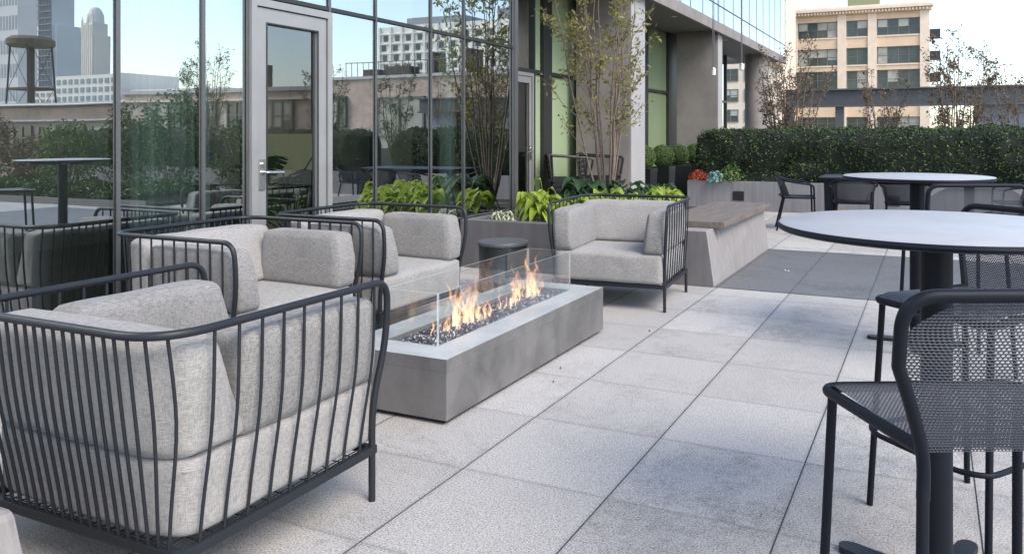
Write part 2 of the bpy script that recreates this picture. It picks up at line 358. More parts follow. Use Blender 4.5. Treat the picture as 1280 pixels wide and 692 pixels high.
# ------------------------------------------------------------------ mesh helpers
class MB:
    def __init__(s): s.v = []; s.f = []; s.uv = {}; s.mi = []
    def add(s, vs, fs, uvs=None, mi=0):
        o = len(s.v); s.v.extend([tuple(v) for v in vs])
        for k, f in enumerate(fs):
            s.f.append(tuple(i+o for i in f)); s.mi.append(mi)
            if uvs is not None: s.uv[len(s.f)-1] = [uvs[i] for i in f]
    def box(s, x0, y0, z0, x1, y1, z1, mi=0):
        v = [(x0,y0,z0),(x1,y0,z0),(x1,y1,z0),(x0,y1,z0),(x0,y0,z1),(x1,y0,z1),(x1,y1,z1),(x0,y1,z1)]
        s.add(v, [(0,3,2,1),(4,5,6,7),(0,1,5,4),(1,2,6,5),(2,3,7,6),(3,0,4,7)], None, mi); return s
    def hexa(s, lo, hi, z0, z1):
        v = [(x, y, z0) for x, y in lo]+[(x, y, z1) for x, y in hi]
        s.add(v, [(0,3,2,1),(4,5,6,7),(0,1,5,4),(1,2,6,5),(2,3,7,6),(3,0,4,7)]); return s
    def tube(s, pts, r, n=10, cap=True, closed=False):
        pts = [Vector(p) for p in pts]; N = len(pts)
        rs = r if isinstance(r, (list, tuple)) else [r]*N
        tang = []
        for i in range(N):
            if closed: t = pts[(i+1) % N]-pts[i-1]
            else: t = pts[min(i+1, N-1)]-pts[max(i-1, 0)]
            tang.append(t.normalized())
        up = Vector((0, 0, 1)) if abs(tang[0].z) < .9 else Vector((1, 0, 0))
        nrm = (up-tang[0]*up.dot(tang[0])).normalized()
        V = []; 
        for i in range(N):
            nrm = (nrm-tang[i]*nrm.dot(tang[i])).normalized(); b = tang[i].cross(nrm)
            for k in range(n):
                a = 2*PI*k/n; V.append(pts[i]+(nrm*math.cos(a)+b*math.sin(a))*rs[i])
        F = []
        for i in range(N if closed else N-1):
            j = (i+1) % N
            for k in range(n):
                k2 = (k+1) % n; F.append((i*n+k, i*n+k2, j*n+k2, j*n+k))
        if cap and not closed:
            F.append(tuple(range(n-1, -1, -1))); F.append(tuple((N-1)*n+k for k in range(n)))
        s.add(V, F); return s
    def lathe(s, prof, n=48, c=(0, 0, 0)):
        V = [(c[0]+r*math.cos(2*PI*k/n), c[1]+r*math.sin(2*PI*k/n), c[2]+z) for r, z in prof for k in range(n)]
        F = []
        for i in range(len(prof)-1):
            for k in range(n):
                k2 = (k+1) % n; F.append((i*n+k, i*n+k2, (i+1)*n+k2, (i+1)*n+k))
        F.append(tuple(range(n-1, -1, -1))); F.append(tuple((len(prof)-1)*n+k for k in range(n)))
        s.add(V, F); return s
    def build(s, name, mats, parent=None, smooth=False, bevel=0, seg=2, loc=None, rotz=0):
        me = bpy.data.meshes.new(name); me.from_pydata(s.v, [], s.f)
        if not isinstance(mats, (list, tuple)): mats = [mats]
        for m in mats: me.materials.append(m)
        if len(mats) > 1: me.polygons.foreach_set('material_index', s.mi)
        if s.uv:
            u = me.uv_layers.new(name='UVMap')
            for fi, uvs in s.uv.items():
                p = me.polygons[fi]
                for k, li in enumerate(p.loop_indices): u.data[li].uv = uvs[k]
        me.update()
        if bevel:
            bm = bmesh.new(); bm.from_mesh(me)
            bmesh.ops.bevel(bm, geom=bm.edges[:], offset=bevel, segments=seg, affect='EDGES', profile=.6)
            bmesh.ops.recalc_face_normals(bm, faces=bm.faces[:]); bm.to_mesh(me); bm.free()
        if smooth: me.shade_smooth()
        if smooth == 'auto': me.set_sharp_from_angle(angle=R(40))
        o = bpy.data.objects.new(name, me); COL.objects.link(o)
        if parent: o.parent = parent
        if loc: o.location = loc
        o.rotation_euler.z = rotz
        return o
def Bx(*a): return MB().box(*a)
def tag(o, label=None, cat=None, group=None, kind=None):
    if label: o['label'] = label
    if cat: o['category'] = cat
    if group: o['group'] = group
    if kind: o['kind'] = kind
    return o
def thing(name, label, cat, loc=(0, 0, 0), rotz=0, group=None):
    o = bpy.data.objects.new(name, None); COL.objects.link(o); o.location = loc; o.rotation_euler = (0, 0, rotz)
    o.empty_display_size = .1
    return tag(o, label, cat, group)
def dup(root, loc, rotz, label, group=None, skip=()):
    kids = {}
    for o in bpy.data.objects:
        if o.parent: kids.setdefault(o.parent.name, []).append(o)
    def rec(o, par):
        c = o.copy(); COL.objects.link(c)
        if par: c.parent = par
        for ch in kids.get(o.name, []): rec(ch, c)
        return c
    r = rec(root, None); r.location = loc; r.rotation_euler = (0, 0, rotz); r['label'] = label
    if group: r['group'] = group
    return r

def smoothpath(pts, n=6):
    P = [Vector(p) for p in pts]; out = []
    for i in range(len(P)-1):
        p0 = P[max(i-1, 0)]; p1 = P[i]; p2 = P[i+1]; p3 = P[min(i+2, len(P)-1)]
        for k in range(n):
            t = k/n
            out.append(.5*((2*p1)+(p2-p0)*t+(2*p0-5*p1+4*p2-p3)*t*t+(3*p1-p0-3*p2+p3)*t*t*t))
    out.append(P[-1]); return out
def fillet(pts, rad, n=6, closed=False):
    P = [Vector(p) for p in pts]; out = [] if closed else [P[0]]
    rng_ = range(len(P)) if closed else range(1, len(P)-1)
    rads = rad if isinstance(rad, (list, tuple)) else [rad]*len(P)
    for i in rng_:
        p = P[i]; a = P[i-1]-p; b = P[(i+1) % len(P)]-p; r = min(rads[i], a.length*.49, b.length*.49)
        s = p+a.normalized()*r; e = p+b.normalized()*r
        for k in range(n+1):
            t = k/n; out.append((1-t)**2*s+2*t*(1-t)*p+t*t*e)
    if not closed: out.append(P[-1])
    return out

def cushion(sx, sy, sz, r, bulge, warp=None, n=20, seed=0):
    """soft rounded box centred at the origin"""
    bm = bmesh.new(); bmesh.ops.create_cube(bm, size=2)
    bmesh.ops.subdivide_edges(bm, edges=bm.edges[:], cuts=n, use_grid_fill=True)
    h = Vector((sx/2, sy/2, sz/2))
    for v in bm.verts:
        u = v.co.copy()
        q = [math.copysign(abs(c)**.9, c) for c in u]
        p = Vector((q[0]*h.x, q[1]*h.y, q[2]*h.z))
        c = Vector([max(-(h[i]-r), min(h[i]-r, p[i])) for i in range(3)])
        d = p-c
        if d.length > 1e-6: p = c+d.normalized()*r
        # puff
        e = [(1-abs(x)**4) for x in u]
        for i in range(3):
            j, k = (i+1) % 3, (i+2) % 3
            if abs(u[i]) > .99: p[i] += math.copysign(bulge*e[j]*e[k], u[i])
        w = mnoise.noise(Vector((p.x*7+seed, p.y*7, p.z*7+seed*2)))*.0065+mnoise.noise(Vector((p.x*19+seed, p.y*19, p.z*19)))*.0015
        p += p.normalized()*w
        if warp: p = warp(p)
        v.co = p
    return bm
def cushion_obj(name, bm, mat, parent, loc, rz=0):
    me = bpy.data.meshes.new(name); bm.to_mesh(me); bm.free(); me.materials.append(mat); me.shade_smooth()
    o = bpy.data.objects.new(name, me); COL.objects.link(o); o.parent = parent; o.location = loc; o.rotation_euler.z = rz
    return o

# ------------------------------------------------------------------ setting: deck, band, ground
def sheet(name, x0, y0, x1, y1, z, mat, kind='structure'):
    mb = MB(); mb.add([(x0, y0, z), (x1, y0, z), (x1, y1, z), (x0, y1, z)], [(0, 1, 2, 3)])
    return tag(mb.build(name, mat), kind=kind)
sheet('terrace_paving', -12.2, -14, 16, 26, 0, M['paver'])
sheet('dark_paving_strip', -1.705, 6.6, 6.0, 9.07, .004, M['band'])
tag(Bx(-12.2, -14, -1.0, 16, 26, -.02).build('terrace_slab', M['planter']), kind='structure')
sheet('ground', -3000, -3000, 3000, 3000, -15, M['city'])

# ------------------------------------------------------------------ glass building
bld = thing('glass_building', 'glass fronted building with metal mullions and a grey overhang along the terrace', 'building', (-4.3, 5, 0))
def P(name, mb, mat, par=bld, **kw):
    par_loc = Vector((0, 0, 0)); q = par
    while q is not None: par_loc += q.location; q = q.parent
    mb.v = [(x-par_loc.x, y-par_loc.y, z-par_loc.z) for x, y, z in mb.v]
    return mb.build(name, mat, par, **kw)
XG = -4.3
def pane(y0, y1, z0, z1, x=XG, mat='glass', tilt=None, par=bld):
    t = tilt if tilt is not None else random.uniform(-.0008, .0008)
    t2 = random.uniform(-.0006, .0006)
    mb = MB(); dy = t*(y1-y0); dz = t2*(z1-z0)
    mb.add([(x, y0, z0), (x+dy, y1, z0), (x+dy+dz, y1, z1), (x+dz, y0, z1)], [(0, 1, 2, 3)])
    return P('glass_pane', mb, M[mat], par)
ys = [-9.0, -7.2, -5.4, -3.6, -2.2, -.6, .8, 2.2, 3.02, 3.60, 3.96]
for a, b in zip(ys[:-1], ys[1:]):
    pane(a, b, .06, 3.7)
ys2 = [4.76, 5.32, 6.12, 6.69, 7.69]
for a, b in zip(ys2[:-1], ys2[1:]):
    pane(a, b, .06, 2.27); pane(a, b, 2.31, 3.7)
pane(3.96, 4.76, 2.31, 3.7)
for a, b in zip((ys+ys2)[:-1], (ys+ys2)[1:]): pane(a, b, 3.76, 8.0)
for y in ys+ys2:
    w = .010 if y in (5.32, 6.12, 6.69) else .015
    mb = Bx(XG-.05, y-w, 0, XG-.004, y+w, 8.0); P('mullion', mb, M['mull_dk'])
    P('mullion_cap', Bx(XG+.004, y-w*.7, 0, XG+.018, y+w*.7, 8.0), M['mull'])
P('transom', Bx(XG-.05, 3.98, 2.276, XG+.016, 7.69, 2.304), M['mull_dk'])
P('transom', Bx(XG-.10, -9, 3.702, XG+.045, 7.69, 3.758), M['mull'])
P('sill', Bx(XG-.10, -9, .003, XG+.05, 3.95, .058), M['mull'])
P('sill', Bx(XG-.10, 4.78, .003, XG+.05, 7.69, .058), M['mull'])
P('corner_post', Bx(XG-.12, 7.70, 0, XG+.04, 7.76, 8.0), M['mull'])
P('return_wall', Bx(-5.66, 7.68, 0, XG-.13, 7.74, 3.7), M['mull_dk'])
# door 1
def door(x, y0, y1, h, lab=None, fm='door', gl='glass_door', hy=None):
    d = P('door', (MB().box(x-.03, y0, .01, x+.03, y0+.085, h).box(x-.03, y1-.085, .01, x+.03, y1, h)
        .box(x-.03, y0+.085, .01, x+.03, y1-.085, .20).box(x-.03, y0+.085, h-.10, x+.03, y1-.085, h)), M[fm])
    P('door_frame', (MB().box(x-.05, y0-.055, 0, x+.045, y0-.008, h+.06).box(x-.05, y1+.008, 0, x+.045, y1+.055, h+.06)
        .box(x-.05, y0-.008, h+.008, x+.045, y1+.008, h+.06)), M[fm])
    mb = MB(); mb.add([(x, y0+.085, .2), (x, y1-.085, .2), (x, y1-.085, h-.1), (x, y0+.085, h-.1)], [(0, 1, 2, 3)])
    P('door_pane', mb, M[gl], d)
    P('gasket', MB().box(x+.031, y0+.083, .198, x+.035, y0+.093, h-.098).box(x+.031, y1-.093, .198, x+.035, y1-.083, h-.098)
        .box(x+.031, y0+.093, h-.108, x+.035, y1-.093, h-.098), M['mull_dk'], d)
    hy = y0+.042 if hy is None else hy; sgn = 1 if hy < (y0+y1)/2 else -1
    hb = MB().box(x+.031, hy-.026, .93, x+.042, hy+.026, 1.14)
    hb.tube(fillet([(x+.042, hy, 1.05), (x+.085, hy, 1.05), (x+.085, hy+sgn*.15, 1.045)], .02, 4), .010, 10)
    hb.tube([(x+.042, hy, 1.105), (x+.058, hy, 1.105)], .016, 14)
    P('handle', hb, M['chrome'], d, smooth='auto')
    return d
door(XG, 4.02, 4.70, 2.20)
# recessed facade
X2 = -5.67
door(X2, 9.96, 10.70, 2.20, hy=10.655)
pane(7.8, 9.9, .06, 2.25, X2, 'glass')
P('mullion', Bx(X2-.1, 9.86, 0, X2+.05, 9.90, 3.69), M['mull'])
pane(10.80, 11.05, .06, 2.25, X2, 'spandrel'); pane(10.80, 11.05, 2.33, 3.68, X2, 'spandrel')
pane(7.8, 10.76, 2.33, 3.68, X2, 'glass')
pan = [11.38, 12.45]
for a, b in ((11.38, 12.45), (12.9, 14.2), (14.5, 15.8), (16.1, 17.5), (18.5, 20.0), (20.1, 21.6), (21.7, 23.2)):
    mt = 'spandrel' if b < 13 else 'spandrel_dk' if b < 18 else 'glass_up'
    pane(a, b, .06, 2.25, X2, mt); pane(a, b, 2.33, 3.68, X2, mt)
for a, b in ((11.06, 11.36), (12.47, 12.88), (14.22, 14.48), (15.82, 16.08), (17.52, 18.4)):
    P('facade_post', Bx(X2-.1, a, 0, X2+.06, b, 3.69), M['mull_dk'])
for y in (10.775, 20.05, 21.65, 23.25): P('mullion', Bx(X2-.1, y-.02, 0, X2+.05, y+.02, 3.69), M['mull_dk'])
P('transom', Bx(X2-.09, 7.76, 2.262, X2+.048, 17.5, 2.318), M['mull_dk'])
P('transom', Bx(X2-.09, 18.42, 2.262, X2+.048, 23.2, 2.318), M['mull_dk'])
for nm, y in (('column', 12.0), ('column', 17.7)):
    P(nm, Bx(-5.48, y, 0, -4.5, y+(.68 if y < 15 else .41), 3.70), M['column'], bevel=.012)
    P('column_facing', Bx(-4.497, y+.004, 0, -4.485, y+(.676 if y < 15 else .40), 3.70), M['facing'])  # thin pale sheet painting the sunlit side of each square column
P('column', MB().lathe([(.33, 0), (.33, 3.7)], 40, (-4.82, 23.6, 0)), M['column'], smooth='auto')
P('soffit', Bx(-5.72, 7.78, 3.702, -4.42, 26.2, 3.80), M['soffit'])
for y in (9.5, 12.9, 15.2, 19.5): P('downlight', MB().lathe([(.05, 0), (.06, -.006)], 20, (-4.75, y, 3.699)), M['white'])
P('fascia', Bx(-4.42, 7.78, 3.62, -4.36, 26.25, 3.84), M['column'])
P('fascia', Bx(-12, 26.22, 3.70, -4.43, 26.28, 3.84), M['fascia'])
P('floor_slab', Bx(-12, 7.78, 3.842, -4.46, 26.20, 3.95), M['fascia'])
# upper curtain wall
yy = [7.80+i*.92 for i in range(21)]
for a, b in zip(yy[:-1], yy[1:]):
    pane(a, b, 3.85, 4.22, -4.40, 'glass_up', 0); pane(a, b, 4.25, 9.5, -4.40, 'glass_up', 0)
for y in yy: P('mullion', Bx(-4.43, y-.007, 3.85, -4.393, y+.007, 9.5), M['mull'])
P('transom', Bx(-4.44, 7.8, 4.225, -4.388, 26.2, 4.245), M['mull_dk'])
P('upper_wall', Bx(-12, 26.02, 3.96, -4.52, 26.2, 9.5), M['fascia'])
P('roof', Bx(-12.2, -9, 9.6, -4.35, 26.2, 9.8), M['fascia'])
P('upper_back', Bx(-6.2, 7.9, 4.0, -6.1, 26, 9.5), M['intwall'])
# interior
P('back_wall', Bx(-9.2, -9, .01, -9.1, 9.2, 3.4), M['intwall'])
P('beige_partition', Bx(-5.65, 5.22, .02, -5.60, 6.15, 1.32), M['beige'])
P('ceiling', Bx(-9.2, -9, 3.3, -4.45, 7.6, 3.4), M['white'])
P('end_wall', Bx(-9.2, 9.2, .01, -5.9, 9.3, 3.4), M['intwall'])
P('end_wall', Bx(-9.2, -9.1, .01, -4.5, -9.0, 3.4), M['intwall'])
P('interior_floor', Bx(-9.1, -9, .008, -4.42, 9.2, .014), M['intfloor'])
P('recess_back', Bx(-7.2, 9.4, .01, -7.1, 23, 3.68), M['curtain_pale'])
for y0, y1 in ((10.8, 17.5),):
    mb = MB(); n = int((y1-y0)/.05)
    mb.add([(-5.95, y0+(y1-y0)*k/n, z) for k in range(n+1) for z in (.03, 3.65)],
           [(2*k, 2*k+2, 2*k+3, 2*k+1) for k in range(n)])
    P('blind', mb, M['curtain_pale'])
def curtain(y0, y1, x, lab):
    n = int((y1-y0)/.012); V = []
    for k in range(n+1):
        t = k/n; y = y0+(y1-y0)*t
        xx = x+.05*math.sin(k*.62+1.3*math.sin(k*.11))+.012*math.sin(k*1.7)
        for z in (.03, 1.5, 3.28): V.append((xx+(.012*math.sin(z*2+k*.2)), y, z))
    F = []
    for k in range(n):
        for j in range(2): F.append((3*k+j, 3*k+3+j, 3*k+4+j, 3*k+1+j))
    mb = MB(); mb.add(V, F); o = mb.build('curtain', M['curtain'], smooth=True)
    return tag(o, lab, 'curtain')
curtain(3.30, 3.86, -4.58, 'pleated pale green curtain behind the glass left of the first door')
curtain(6.78, 7.02, -4.65, 'narrow green curtain gathered behind the glass right of the door')
tag(Bx(-4.95, 7.18, .02, -4.8, 7.38, 1.1).build('interior_pier', simple('terracotta_panel', (.33, .17, .12), .7)), 'reddish brown pier seen through the glass beside the narrow curtain', 'pier')

# hanging cables
for x, y, zb, lab in ((-4.05, 15.6, 2.62, 'thin hanging cable with a white weight in front of the square column'),
                      (-4.12, 18.5, 2.95, 'thin hanging cable with no visible weight near the round column')):
    c = thing('hanging_cable', lab, 'cable', (x, y, zb), 0, 'cables hanging from the roof')
    MB().tube([(0, -.05, 0), (0, -.05, 7)], .008, 6).build('cable', M['mull'], c)
    MB().tube([(0, .05, 0), (0, .05, 7)], .008, 6).build('cable', M['mull'], c)
    MB().lathe([(.02, -.12), (.05, -.10), (.05, .03), (.015, .06)], 16).build('weight', M['white'], c, smooth='auto')

# ------------------------------------------------------------------ armchairs
def leg_path(sx, front):
    x = .436*sx
    if front:
        return fillet([(x, .357, 0), (x, .357, .34), (x+.022*sx, .412, .58), (x+.032*sx, .402, .785), (x+.034*sx, .25, .785)], [0, .10, .12, .115, 0], 8)
    return [(x, -.43, 0), (x, -.43, .185)]
def make_armchair(label):
    t = thing('armchair', label, 'armchair', group='grey cushioned armchairs with barred metal frames')
    for sx in (-1, 1):
        MB().tube(leg_path(sx, True), .0125, 12).build('leg', M['metal'], t, smooth='auto')
        MB().tube(leg_path(sx, False), .0125, 12).build('leg', M['metal'], t, smooth='auto')
    ch = [(-.470, .25, .785), (-.470, -.52, .785), (.470, -.52, .785), (.470, .25, .785)]
    MB().tube(fillet(ch, .17, 12), .0125, 12).build('rail', M['metal'], t, smooth='auto')
    # base frame: flat bars
    fb = MB()
    z0, z1 = .168, .198
    fb.box(-.448, -.447, z0, -.424, .372, z1).box(.424, -.447, z0, .448, .372, z1)
    fb.box(-.424, -.447, z0+.001, .424, -.423, z1-.001).box(-.424, .348, z0+.001, .424, .372, z1-.001)
    fb.build('base_frame', M['metal'], t, bevel=.003)
    g = MB()
    for k in range(22): x = -.40+.80*k/21; g.tube([(x, -.42, .188), (x, .35, .188)], .0022, 5, False)
    for k in range(15): y = -.40+.73*k/14; g.tube([(-.424, y, .183), (.424, y, .183)], .0022, 5, False)
    g.build('seat_grid', M['metal'], t)
    def spindle(b, m, tp):
        p = smoothpath([b, (b[0]*.7+m[0]*.3, b[1]*.7+m[1]*.3, .30), m, tp], 5)
        MB().tube([b]+p[1:], .0050, 7, False).build('spindle', M['metal'], t, smooth=True)
    def topz(y): return .785
    for sx in (-1, 1):
        for k in range(9):
            y = -.37+.082*k; yt = y*1.03+.034
            ct = (.470-.05*max(0, (-.35-yt)/.17)**2*3)*sx
            spindle((.437*sx, y, .19), (.464*sx, yt-.003, .53), (ct, yt, topz(yt)))
    for k in range(21):
        x = -.40+.04*k
        xt = x*1.06; q = max(0, abs(xt)-.30)/.17; yb = -.52+.085*q*q*1.35
        spindle((x, -.435, .19), (xt, yb+.028, .54), (xt, yb, .785))
    # cushions
    def wsq(p):
        q = max(0, abs(p.x)-.30)/.13
        wgt = max(0, min(1, (-p.y-.10)/.30))
        p.y += .045*min(1, q)**2*wgt
        return p
    s = cushion(.850, .815, .222, .028, .008, wsq, seed=1)
    sc = cushion_obj('seat_cushion', s, M['fab_lt'], t, (0, -.017, .313))
    MB().tube(fillet([(-.422, -.40, .392), (-.422, .386, .392), (.422, .386, .392), (.422, -.40, .392)], .04, 5, True), .003, 6, closed=True).build('piping', M['piping'], sc, loc=(0, .017, -.313))
    def wb(p):   # wedge: bottom deeper towards the front
        k = (.155-p.z)/.31
        if p.y > 0: p.y += .10*max(0, min(1, k))*p.y/.08
        p.y -= .020*(p.z+.15)/.3*1.0
        q = max(0, abs(p.x)-.27)/.16
        wgt = max(0, min(1, .55-p.y/.16))
        p.y += .055*min(1, q)**2*wgt*min(1, .35+wgt)
        return p
    b = cushion(.860, .165, .325, .030, .008, wb, seed=3)
    cushion_obj('back_cushion', b, M['fab_lt'], t, (0, -.362, .588))
    for sx, sd in ((-1, 5), (1, 9)):
        def wa(p, sx=sx):
            p.x += sx*.028*(p.z+.14)/.28
            if p.y > 0: p.y -= .035*max(0, (p.z)/.15)*p.y/.28
            return p
        a = cushion(.155, .61, .305, .028, .008, wa, seed=sd)
        cushion_obj('arm_cushion', a, M['fab_dk'], t, (.352*sx, .082, .578))
    return t
AC = make_armchair('nearest grey armchair seen from behind, its barred back to the camera')
AC.location = (-2.27, 1.895, 0)
dup(AC, (-3.50, 3.24, 0), -PI/2, 'grey armchair facing the fire pit, beside the door and nearer the camera of the two')
dup(AC, (-3.48, 4.35, 0), -PI/2, 'grey armchair facing the fire pit, the one nearer the planter')
dup(AC, (-2.266, 5.84, 0), PI+R(5), 'grey armchair facing the camera at the far end of the fire pit')

# ------------------------------------------------------------------ fire pit
fp = thing('fire_pit', 'long low concrete fire pit with a glass wind guard', 'fire pit', (-2.31, 3.88, 0))
MB().box(-.29, -.89, .002, .29, .89, .022).build('plinth', M['black'], fp)
body = MB()
x0, x1, y0, y1 = -.318, .318, -.92, .92; ix0, ix1, iy0, iy1 = -.150, .150, -.745, .745
for a in ((x0, y0, x1, iy0), (x0, iy1, x1, y1), (x0, iy0, ix0, iy1), (ix1, iy0, x1, iy1)):
    pass
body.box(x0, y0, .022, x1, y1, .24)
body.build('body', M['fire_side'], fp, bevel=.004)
rim = MB()
zo, zi = .2405, .300
V = [(x0, y0), (x1, y0), (x1, y1), (x0, y1)]; W = [(ix0, iy0), (ix1, iy0), (ix1, iy1), (ix0, iy1)]
vs = [(a, b, zo) for a, b in V]+[(a, b, zi) for a, b in V]+[(a, b, zi) for a, b in W]+[(a, b, zo) for a, b in W]
fs = []; mi = []
for k in range(4):
    j = (k+1) % 4
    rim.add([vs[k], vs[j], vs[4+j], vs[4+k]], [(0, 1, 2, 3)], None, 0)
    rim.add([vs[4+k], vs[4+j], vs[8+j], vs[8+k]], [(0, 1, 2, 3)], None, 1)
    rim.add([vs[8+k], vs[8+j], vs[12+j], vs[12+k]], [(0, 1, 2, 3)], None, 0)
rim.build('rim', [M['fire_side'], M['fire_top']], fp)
def gp(x0, y0, x1, y1):
    z0, z1 = .3015, .553
    mb = Bx(x0, y0, z0, x1, y1, z1)
    for k in range(6): mb.mi[k] = 1
    if abs(x1-x0) > abs(y1-y0): mb.mi[2] = 0; mb.mi[4] = 0
    else: mb.mi[3] = 0; mb.mi[5] = 0
    mb.build('glass_panel', [M['guard'], M['guard_edge']], fp)
gp(-.158, -.745, -.152, .745); gp(.152, -.745, .158, .745); gp(-.150, -.751, .150, -.746); gp(-.150, .746, .150, .751)
for yb in (-.70, .70):
    for xb in (-.162, .162): pass
# fire glass
mb = MB()
def rock(mb, x, y, z, s):
    q = [Vector(v)*s*random.uniform(.6, 1.2) for v in ((1, 0, 0), (-1, 0, 0), (0, 1, 0), (0, -1, 0), (0, 0, 1), (0, 0, -1))]
    rm = Matrix.Rotation(random.random()*6, 3, 'X') @ Matrix.Rotation(random.random()*6, 3, 'Z')
    mb.add([rm @ v+Vector((x, y, z)) for v in q], [(0, 2, 4), (2, 1, 4), (1, 3, 4), (3, 0, 4), (2, 0, 5), (1, 2, 5), (3, 1, 5), (0, 3, 5)])
for k in range(5200):
    x = random.uniform(-.143, .143); y = random.uniform(-.738, .738)
    z = .272+.022*(1-(x/.15)**2)*(.6+.4*mnoise.noise(Vector((x*9, y*9, 0))))+random.uniform(-.008, .006)
    rock(mb, x-2.31, y+3.88, z, random.uniform(.005, .0115))
mb.box(-2.45, 3.14, .242, -2.17, 4.62, .268)
tag(mb.build('fire_glass', M['glassrock']), 'black and violet crushed fire glass bed', 'gravel', kind='stuff')
# flames
mb = MB()
def tongue(mb, x, y, h, w, rot, lean, seed):
    n, m = 14, 6; V = []; U = []
    for i in range(n+1):
        t = i/n
        ww = w*(math.sin(PI*min(1, .18+t*.82))**.8)*(1-t)**.35+.001
        cx = lean*t*t+.035*mnoise.noise(Vector((seed, t*3.2, 0)))*(t**.7)*h/.13
        cy = .035*mnoise.noise(Vector((seed+9, t*2.8, 4)))*(t**.6)*h/.2
        for j in range(m+1):
            u = -1+2*j/m; a = rot+t*1.3*math.sin(seed)
            bend = .4*ww*(1-u*u)
            V.append((x+cx+u*ww*math.cos(a)-bend*math.sin(a), y+cy+u*ww*math.sin(a)+bend*math.cos(a), .280+t*h)); U.append((u, t))
    F = [(i*(m+1)+j, i*(m+1)+j+1, (i+1)*(m+1)+j+1, (i+1)*(m+1)+j) for i in range(n) for j in range(m)]
    mb.add(V, F, U)
centres = [(3.50, .17, .8), (3.56, .22, 1.0), (3.64, .26, 1.0), (3.72, .14, .7), (3.86, .09, .6), (3.96, .12, .6), (4.08, .15, .8), (4.18, .20, .9), (4.30, .28, 1.1), (4.38, .27, 1.0), (4.46, .15, .7), (3.36, .09, .6)]
fire = thing('fire', 'orange flames burning on the fire glass inside the wind guard', 'fire')
for k, (y, h, q) in enumerate(centres):
    mb = MB()
    for i in range(5):
        tongue(mb, -2.31+random.uniform(-.06, .06), y+random.uniform(-.055, .055), h*random.uniform(.5, 1.45), random.uniform(.010, .030)*q, random.uniform(0, PI), random.uniform(-.03, .05), k*3.7+i*1.9)
    mb.build('flame', M['flame'], fire, smooth=True)


# ------------------------------------------------------------------ drum side table
dt = thing('side_table', 'round black drum side table in front of the concrete planter', 'side table', (-3.30, 5.75, 0))
MB().lathe([(.20, .0), (.205, .01), (.205, .385)], 56).build('drum', M['blacktable'], dt, smooth='auto')
MB().lathe([(.212, .387), (.214, .392), (.214, .412), (.210, .418)], 56).build('table_top', M['beam'], dt, smooth='auto')  # paler material on the black drum imitates reflection off its top
dt2 = dup(dt, (-6.4, 5.1, 0), 0, 'black drum side table standing indoors behind the glass')

# ------------------------------------------------------------------ planter + bench
pl = thing('planter', 'long low concrete planter in front of the glass wall, joined to the wood topped bench', 'planter', (-3.2, 7.8, 0))
def PP(name, mb, mat, par=pl, **kw): return P(name, mb, mat, par, **kw)
wall = MB()
wall.box(-4.28, 6.6, 0, -2.42, 6.72, .47)
PP('front_wall', wall, M['planter'], bevel=.006)
PP('back_wall', MB().box(-4.28, 8.96, 0, -2.42, 9.07, .47), M['planter'], bevel=.006)
PP('side_wall', MB().box(-4.278, 6.722, 0, -4.18, 8.958, .469), M['planter'], bevel=.006)
bn = MB().hexa([(-2.417, 6.6), (-1.705, 6.6), (-1.705, 9.07), (-2.417, 9.07)], [(-2.417, 6.70), (-1.80, 6.70), (-1.76, 9.04), (-2.417, 9.04)], 0, .47)
PP('bench_base', bn, M['bench'], bevel=.01)
ef = MB(); ef.add([(-2.41, 6.597, .004), (-1.71, 6.597, .004), (-1.803, 6.694, .462), (-2.41, 6.694, .462)], [(0, 1, 2, 3)])  # dark sheet over the near face paints the shade there
PP('bench_end', ef, M['planter'])
PP('bench_top', MB().box(-2.335, 6.90, .472, -1.69, 9.08, .528), M['wood'], bevel=.005)
so = PP('soil', MB().box(-4.178, 6.722, .05, -2.42, 8.958, .425), M['soil'])
gm = MB()
for k in range(2600):
    x = random.uniform(-4.17, -2.44); y = random.uniform(6.73, 8.2)
    rock(gm, x, y, .43+random.uniform(-.004, .008), random.uniform(.008, .02))
tag(gm.build('pebble_mulch', M['stone']), 'grey pebble mulch filling the planter', 'gravel', kind='stuff')

# ------------------------------------------------------------------ plants
def hosta(name, label, x, y, z, n, size, mat, group=None, cat='plant', up=.6, extra=()):
    mb = MB()
    def leaf(az, reach, rise, ln, wd, droop):
        base = Vector((x, y, z)); d = Vector((math.cos(az), math.sin(az), 0)); side = Vector((-d.y, d.x, 0))
        p0 = base+d*.02; p1 = base+d*reach*.45+Vector((0, 0, rise)); 
        mb.tube(smoothpath([p0, base+d*reach*.18+Vector((0, 0, rise*.65)), p1], 3), .0028, 4, False)
        V = []; U = []; n_ = 8
        for i in range(n_+1):
            t = i/n_; w = wd*math.sin(PI*min(1, t**.72))**.9*(1-.25*t)+.0008
            c = p1+d*ln*(t-.22*t*t*droop)+Vector((0, 0, .10*ln*math.sin(PI*t)*1.5-droop*ln*.75*t*t))
            for j in range(-2, 3):
                u = j/2; V.append(c+side*(u*w)+Vector((0, 0, abs(u)**1.5*w*.45+.006*math.sin(i*1.7+u*3))))
                U.append((u, t))
        F = [(i*5+j, i*5+j+1, (i+1)*5+j+1, (i+1)*5+j) for i in range(n_) for j in range(4)]
        mb.add(V, F, U)
    for k in range(n):
        lay = k/n; az = k*2.4+random.uniform(-.3, .3)
        leaf(az, size*(.35+.5*lay)*random.uniform(.8, 1.1), size*(up*(1.15-lay*.85))*random.uniform(.8, 1.15), size*random.uniform(.42, .62), size*random.uniform(.16, .24), .35+lay*.8)
    for (az, h, reach, ln) in extra:      # tall stalk that ends in a drooping leaf
        leaf(az, reach, h, ln, .034, 1.1)
        leaf(az+2.2, reach*.5, h*.62, ln*.7, .03, .8)
    return tag(mb.build(name, M[mat], smooth=True), label, cat, group)
